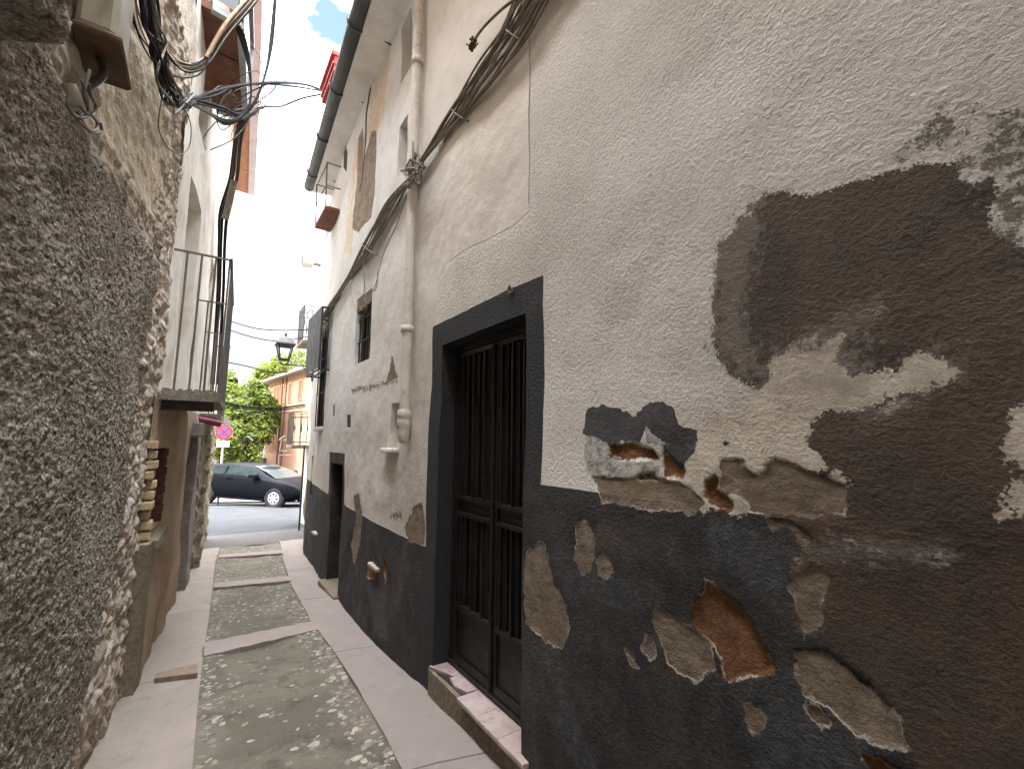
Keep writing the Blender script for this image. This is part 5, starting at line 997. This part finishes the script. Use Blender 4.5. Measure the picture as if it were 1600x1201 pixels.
skin('trousers', [(0, 0, .95), (0, -.09, .86), (-.10, -.10, .5), (-.06, -.1, .13), (0, .09, .86), (.10, .1, .5), (.19, .1, .15)], [(0, 1), (1, 2), (2, 3), (0, 4), (4, 5), (5, 6)], [.15, .10, .072, .06, .10, .072, .06], trous, PE)
capm = pm('black_cap', (.015, .012, .012), (.02, .018, .018), 5, .9, 50, 0)
b = MB().lathe((gx-.03*s_, gy, gz+1.63*s_), [(.105*s_, -.03*s_), (.108*s_, .02*s_), (.095*s_, .075*s_), (.05*s_, .11*s_), (.001, .115*s_)], 16)
b.hexa([(gx-.26*s_, gy-.07*s_, gz+1.615*s_), (gx-.08*s_, gy-.09*s_, gz+1.64*s_), (gx-.08*s_, gy+.09*s_, gz+1.64*s_), (gx-.26*s_, gy+.07*s_, gz+1.615*s_), (gx-.26*s_, gy-.07*s_, gz+1.63*s_), (gx-.08*s_, gy-.09*s_, gz+1.665*s_), (gx-.08*s_, gy+.09*s_, gz+1.665*s_), (gx-.26*s_, gy+.07*s_, gz+1.63*s_)]); b.build('cap', capm, PE)
b = MB().lathe((gx+.015*s_, gy, gz+1.56*s_), [(.06*s_, -.07*s_), (.095*s_, -.02*s_), (.10*s_, .05*s_), (.09*s_, .08*s_)], 14); b.build('hair', capm, PE)

# ================================================================ SALMON BUILDING
c0 = np.array(Ddepth(417, 38)); u0 = np.array([.1345, -.991]); nrm = np.array([-.991, -.1345])
SB = empty('salmon_building', (c0[0], c0[1], -2.3), 'salmon pink three storey building with pale quoins beyond the parked car', 'building')
def sp3(t, out_, z): q = c0+u0*t+nrm*out_; return (q[0], q[1], z)
zt_ = 1.6+(688-600)*38/F*1.0; zb_ = -2.6; Lw = 19.; Dw = 12.
MB().hexa([sp3(0, 0, zb_), sp3(Lw, 0, zb_), sp3(Lw, -Dw, zb_), sp3(0, -Dw, zb_), sp3(0, 0, zt_), sp3(Lw, 0, zt_), sp3(Lw, -Dw, zt_), sp3(0, -Dw, zt_)]).build('wall', M_pink, SB)
b = MB().hexa([sp3(-.5, .55, zt_), sp3(Lw+.5, .55, zt_), sp3(Lw+.5, -Dw-.5, zt_), sp3(-.5, -Dw-.5, zt_), sp3(-.5, .6, zt_+.18), sp3(Lw+.5, .6, zt_+.18), sp3(Lw+.5, -Dw-.5, zt_+.18), sp3(-.5, -Dw-.5, zt_+.18)])
r0 = [sp3(-.5, .6, zt_+.181), sp3(Lw+.5, .6, zt_+.181), sp3(Lw+.5, -Dw-.5, zt_+.181), sp3(-.5, -Dw-.5, zt_+.181), sp3(5, -Dw/2, zt_+1.9), sp3(Lw-5, -Dw/2, zt_+1.9)]
b.add(r0, [(0, 1, 5, 4), (1, 2, 5), (2, 3, 4, 5), (3, 0, 4)], 1); b.build('roof', [pm('eave_paint', (.35, .33, .31), (.3, .28, .26), 2, .8, 20, .002), M_terra], SB)
b = MB(); z_ = zb_; i = 0
while z_ < zt_-.3:
    ln = .55 if i % 2 else .38; b.hexa([sp3(-.03, .03, z_), sp3(ln, .03, z_), sp3(ln, -.5, z_), sp3(-.03, -.5, z_), sp3(-.03, .03, z_+.24), sp3(ln, .03, z_+.24), sp3(ln, -.5, z_+.24), sp3(-.03, -.5, z_+.24)]); z_ += .27; i += 1
b.build('quoins', M_quoin, SB)
def tcol(px_):  # distance along the facade for a picture column
    d = ray(px_, 650)[:2]; A = np.array([[u0[0], -d[0]], [u0[1], -d[1]]]); return float(np.linalg.solve(A, -c0)[0])
for pxs_, z0_, z1_ in (((428, 433, 439, 451, 467), 4.5, 5.75), ((421.5, 427, 432.5, 444), .9, 2.55)):
    for px_ in pxs_:
        t = tcol(px_); hw = .30
        f_ = MB(); 
        for a0, a1, c0_, c1_ in ((t-hw-.1, t-hw, z0_-.1, z1_+.1), (t+hw, t+hw+.1, z0_-.1, z1_+.1), (t-hw, t+hw, z1_, z1_+.1), (t-hw-.15, t+hw+.15, z0_-.16, z0_-.1)): f_.hexa([sp3(a0, .05, c0_), sp3(a1, .05, c0_), sp3(a1, -.02, c0_), sp3(a0, -.02, c0_), sp3(a0, .05, c1_), sp3(a1, .05, c1_), sp3(a1, -.02, c1_), sp3(a0, -.02, c1_)])
        wf = f_.build('window', M_pink, SB); q = [sp3(t-hw, .02, z0_-.1), sp3(t+hw, .02, z0_-.1), sp3(t+hw, -.02, z0_-.1), sp3(t-hw, -.02, z0_-.1), sp3(t-hw, .02, z1_), sp3(t+hw, .02, z1_), sp3(t+hw, -.02, z1_), sp3(t-hw, -.02, z1_)]; MB().hexa(q).build('shutter', M_shut, wf)
t = tcol(421); b = MB(); arc = [(t-.45, -2.5), (t+.45, -2.5), (t+.45, -.3)]+[(t+.45*math.cos(a), -.3+.45*math.sin(a)) for a in np.linspace(.3, math.pi-.3, 6)]+[(t-.45, -.3)]
k = len(arc); b.add([sp3(x, .04, z) for x, z in arc]+[sp3(x, -.05, z) for x, z in arc], [tuple(range(k))]+[(i, k+i, k+(i+1) % k, (i+1) % k) for i in range(k)]); b.build('arched_door', M_iron_g, SB)
b = MB()
for px_ in (439, 445): b.tube([sp3(tcol(px_), .06, zb_), sp3(tcol(px_), .06, zt_)], .05, 8)
b.build('downpipe', M_shut, SB)
# second lantern on that facade
q = PY(443, 711, 30); E_ = empty('facade_lantern', q, 'small dark lantern outline on a bracket before the salmon wall', 'street lamp')
b = MB(); qx, qy, qz = q
for a, c_ in (((-.0, 0, 0), (-.25, 0, .0)), ((-.25, 0, 0), (-.25, 0, -2.2)), ((0, 0, 0), (.55, 0, 0)), ((-.22, 0, .25), (-.16, 0, .9)), ((.22, 0, .9), (.16, 0, .25)), ((-.3, 0, .9), (.3, 0, .9)), ((-.16, 0, .25), (.16, 0, .25)), ((-.3, 0, .9), (0, 0, 1.15)), ((.3, 0, .9), (0, 0, 1.15)), ((0, 0, 0), (0, 0, .25))): b.tube([(qx+a[0], qy+a[1], qz+a[2]), (qx+c_[0], qy+c_[1], qz+c_[2])], .03, 6)
b.build('lantern_frame', M_iron_g, E_)
# grey wall behind the trees
a = Ddepth(340, 36); c_ = Ddepth(418, 36); WL = empty('garden_wall', (a[0], a[1], -2.4), 'low grey wall under the trees beyond the street', 'wall')
d_ = (c_-a); d_ /= np.linalg.norm(d_); n_ = np.array([-d_[1], d_[0]]); a2 = a-d_*8
def w3(p, o_, z): v = p+n_*o_; return (v[0], v[1], z)
MB().hexa([w3(a2, 0, -3), w3(c_, 0, -3), w3(c_, .4, -3), w3(a2, .4, -3), w3(a2, 0, .1), w3(c_, 0, .1), w3(c_, .4, .1), w3(a2, .4, .1)]).build('wall', pm('grey_block_wall', (.22, .21, .20), (.16, .155, .15), 1, .95, 20, .004), WL)
MB().hexa([w3(a2, -.06, .101), w3(c_, -.06, .101), w3(c_, .46, .101), w3(a2, .46, .101), w3(a2, -.06, .2), w3(c_, -.06, .2), w3(c_, .46, .2), w3(a2, .46, .2)]).build('coping', M_conc, WL)

# ================================================================ TREES
def leafmat(name, c1, c2):
    k = N(name); f = k.noise(1.2, 3); i = k.n('ObjectInfo')
    col = k.mix(k.rng(f, .35, .65), c1, c2); k.b.inputs['Transmission Weight'].default_value = 0
    tr = k.n('BsdfTranslucent'); k.put(tr.inputs[0], tuple(min(1, v*1.4) for v in c2)); ms = k.n('MixShader'); ms.inputs[0].default_value = .35
    k.l(k.b.outputs[0], ms.inputs[1]); k.l(tr.outputs[0], ms.inputs[2]); k.l(ms.outputs[0], k.o.inputs[0]); return k.done(col, .6, 0, .3)
leafA = leafmat('leaf_green', (.085, .125, .015), (.13, .165, .019)); leafB = leafmat('leaf_yellow_green', (.15, .165, .02), (.115, .145, .018)); leafC = leafmat('leaf_dark', (.02, .038, .009), (.035, .058, .012))
bark = pm('bark', (.12, .10, .08), (.08, .065, .05), 5, .95, 20, .01)
def tree(px_, dep, top_py, r_, lab, mats, nleaf=5200, asp=1.25, ls=.20):
    p = Ddepth(px_, dep); z0 = float(zg(p[0], p[1])); zt2 = 1.6+(688-top_py)*dep/F; E_ = empty('tree', (p[0], p[1], z0), lab, 'tree', 'trees beyond the street')
    zc = zt2-r_*asp; b = MB(); b.tube([(p[0], p[1], z0-.1), (p[0]+.1, p[1], z0+(zc-z0)*.5), (p[0], p[1], zc)], [.22, .17, .10], 8)
    for k in range(7):
        a = k*.9; b.tube(spline([(p[0], p[1], z0+(zc-z0)*(.5+.06*k)), (p[0]+math.cos(a)*r_*.4, p[1]+math.sin(a)*r_*.4, zc-r_*.1+.1*k), (p[0]+math.cos(a)*r_*.8, p[1]+math.sin(a)*r_*.8, zc+r_*.2)], 4), [.08-.006*i for i in range(9)], 6)
    b.build('trunk', bark, E_)
    cl = [np.array([random.gauss(0, .45), random.gauss(0, .45), random.gauss(0, .48)]) for _ in range(60)]; cl = [c for c in cl if np.linalg.norm(c) < 1.0]
    for i, c in enumerate(cl): cl[i] = c/max(np.linalg.norm(c), .3)*random.uniform(.5, .92)
    cr_ = [random.uniform(.14, .34) for _ in cl]; b = MB()
    for _ in range(nleaf):
        j = random.randrange(len(cl)); d = np.array([random.gauss(0, 1) for _ in range(3)]); d /= np.linalg.norm(d); q = cl[j]+d*cr_[j]*random.uniform(.55, 1.05)
        q = q*np.array([r_, r_, r_*asp])+np.array([p[0], p[1], zc]); nn_ = d+np.array([random.gauss(0, .5) for _ in range(3)])+(0, 0, .6); nn_ /= np.linalg.norm(nn_)
        u_ = np.cross(nn_, [random.gauss(0, 1) for _ in range(3)]); u_ /= np.linalg.norm(u_)+1e-9; v_ = np.cross(nn_, u_); L_ = ls*random.uniform(.6, 1.3)
        b.add([q-u_*L_, q+v_*L_*.45+nn_*.03, q+u_*L_, q-v_*L_*.45+nn_*.03], [(0, 1, 2, 3)], random.choice(mats[1]), False)
    b.build('crown', mats[0], E_)
LM = [leafA, leafB, leafC]
tree(375, 31, 592, 2.4, 'leafy green tree nearest the road sign, right over the parked car roof', (LM, [0, 0, 1, 2]), 7000)
tree(397, 33, 602, 1.8, 'rounded green tree touching the pale corner of the salmon building', (LM, [0, 0, 2, 1]), 6000)
tree(348, 34, 585, 2.3, 'green tree half hidden behind the left houses and the road sign', (LM, [0, 2, 0, 1]), 5000)
tree(425, 47, 558, 3.0, 'yellow green tree rising behind the left end of the salmon roof', (LM, [1, 1, 0]), 6500)
tree(466, 52, 545, 3.6, 'tall yellow green tree behind the salmon roof and below the lantern', (LM, [1, 1, 0]), 6500)
tree(385, 50, 606, 4.0, 'far dark green tree filling the gap behind the others', (LM, [2, 0, 2]), 6500)
tree(378, 27.5, 660, 1.3, 'low bushy green tree just behind the parked car', (LM, [0, 2, 1]), 4500, 1.1, .15)
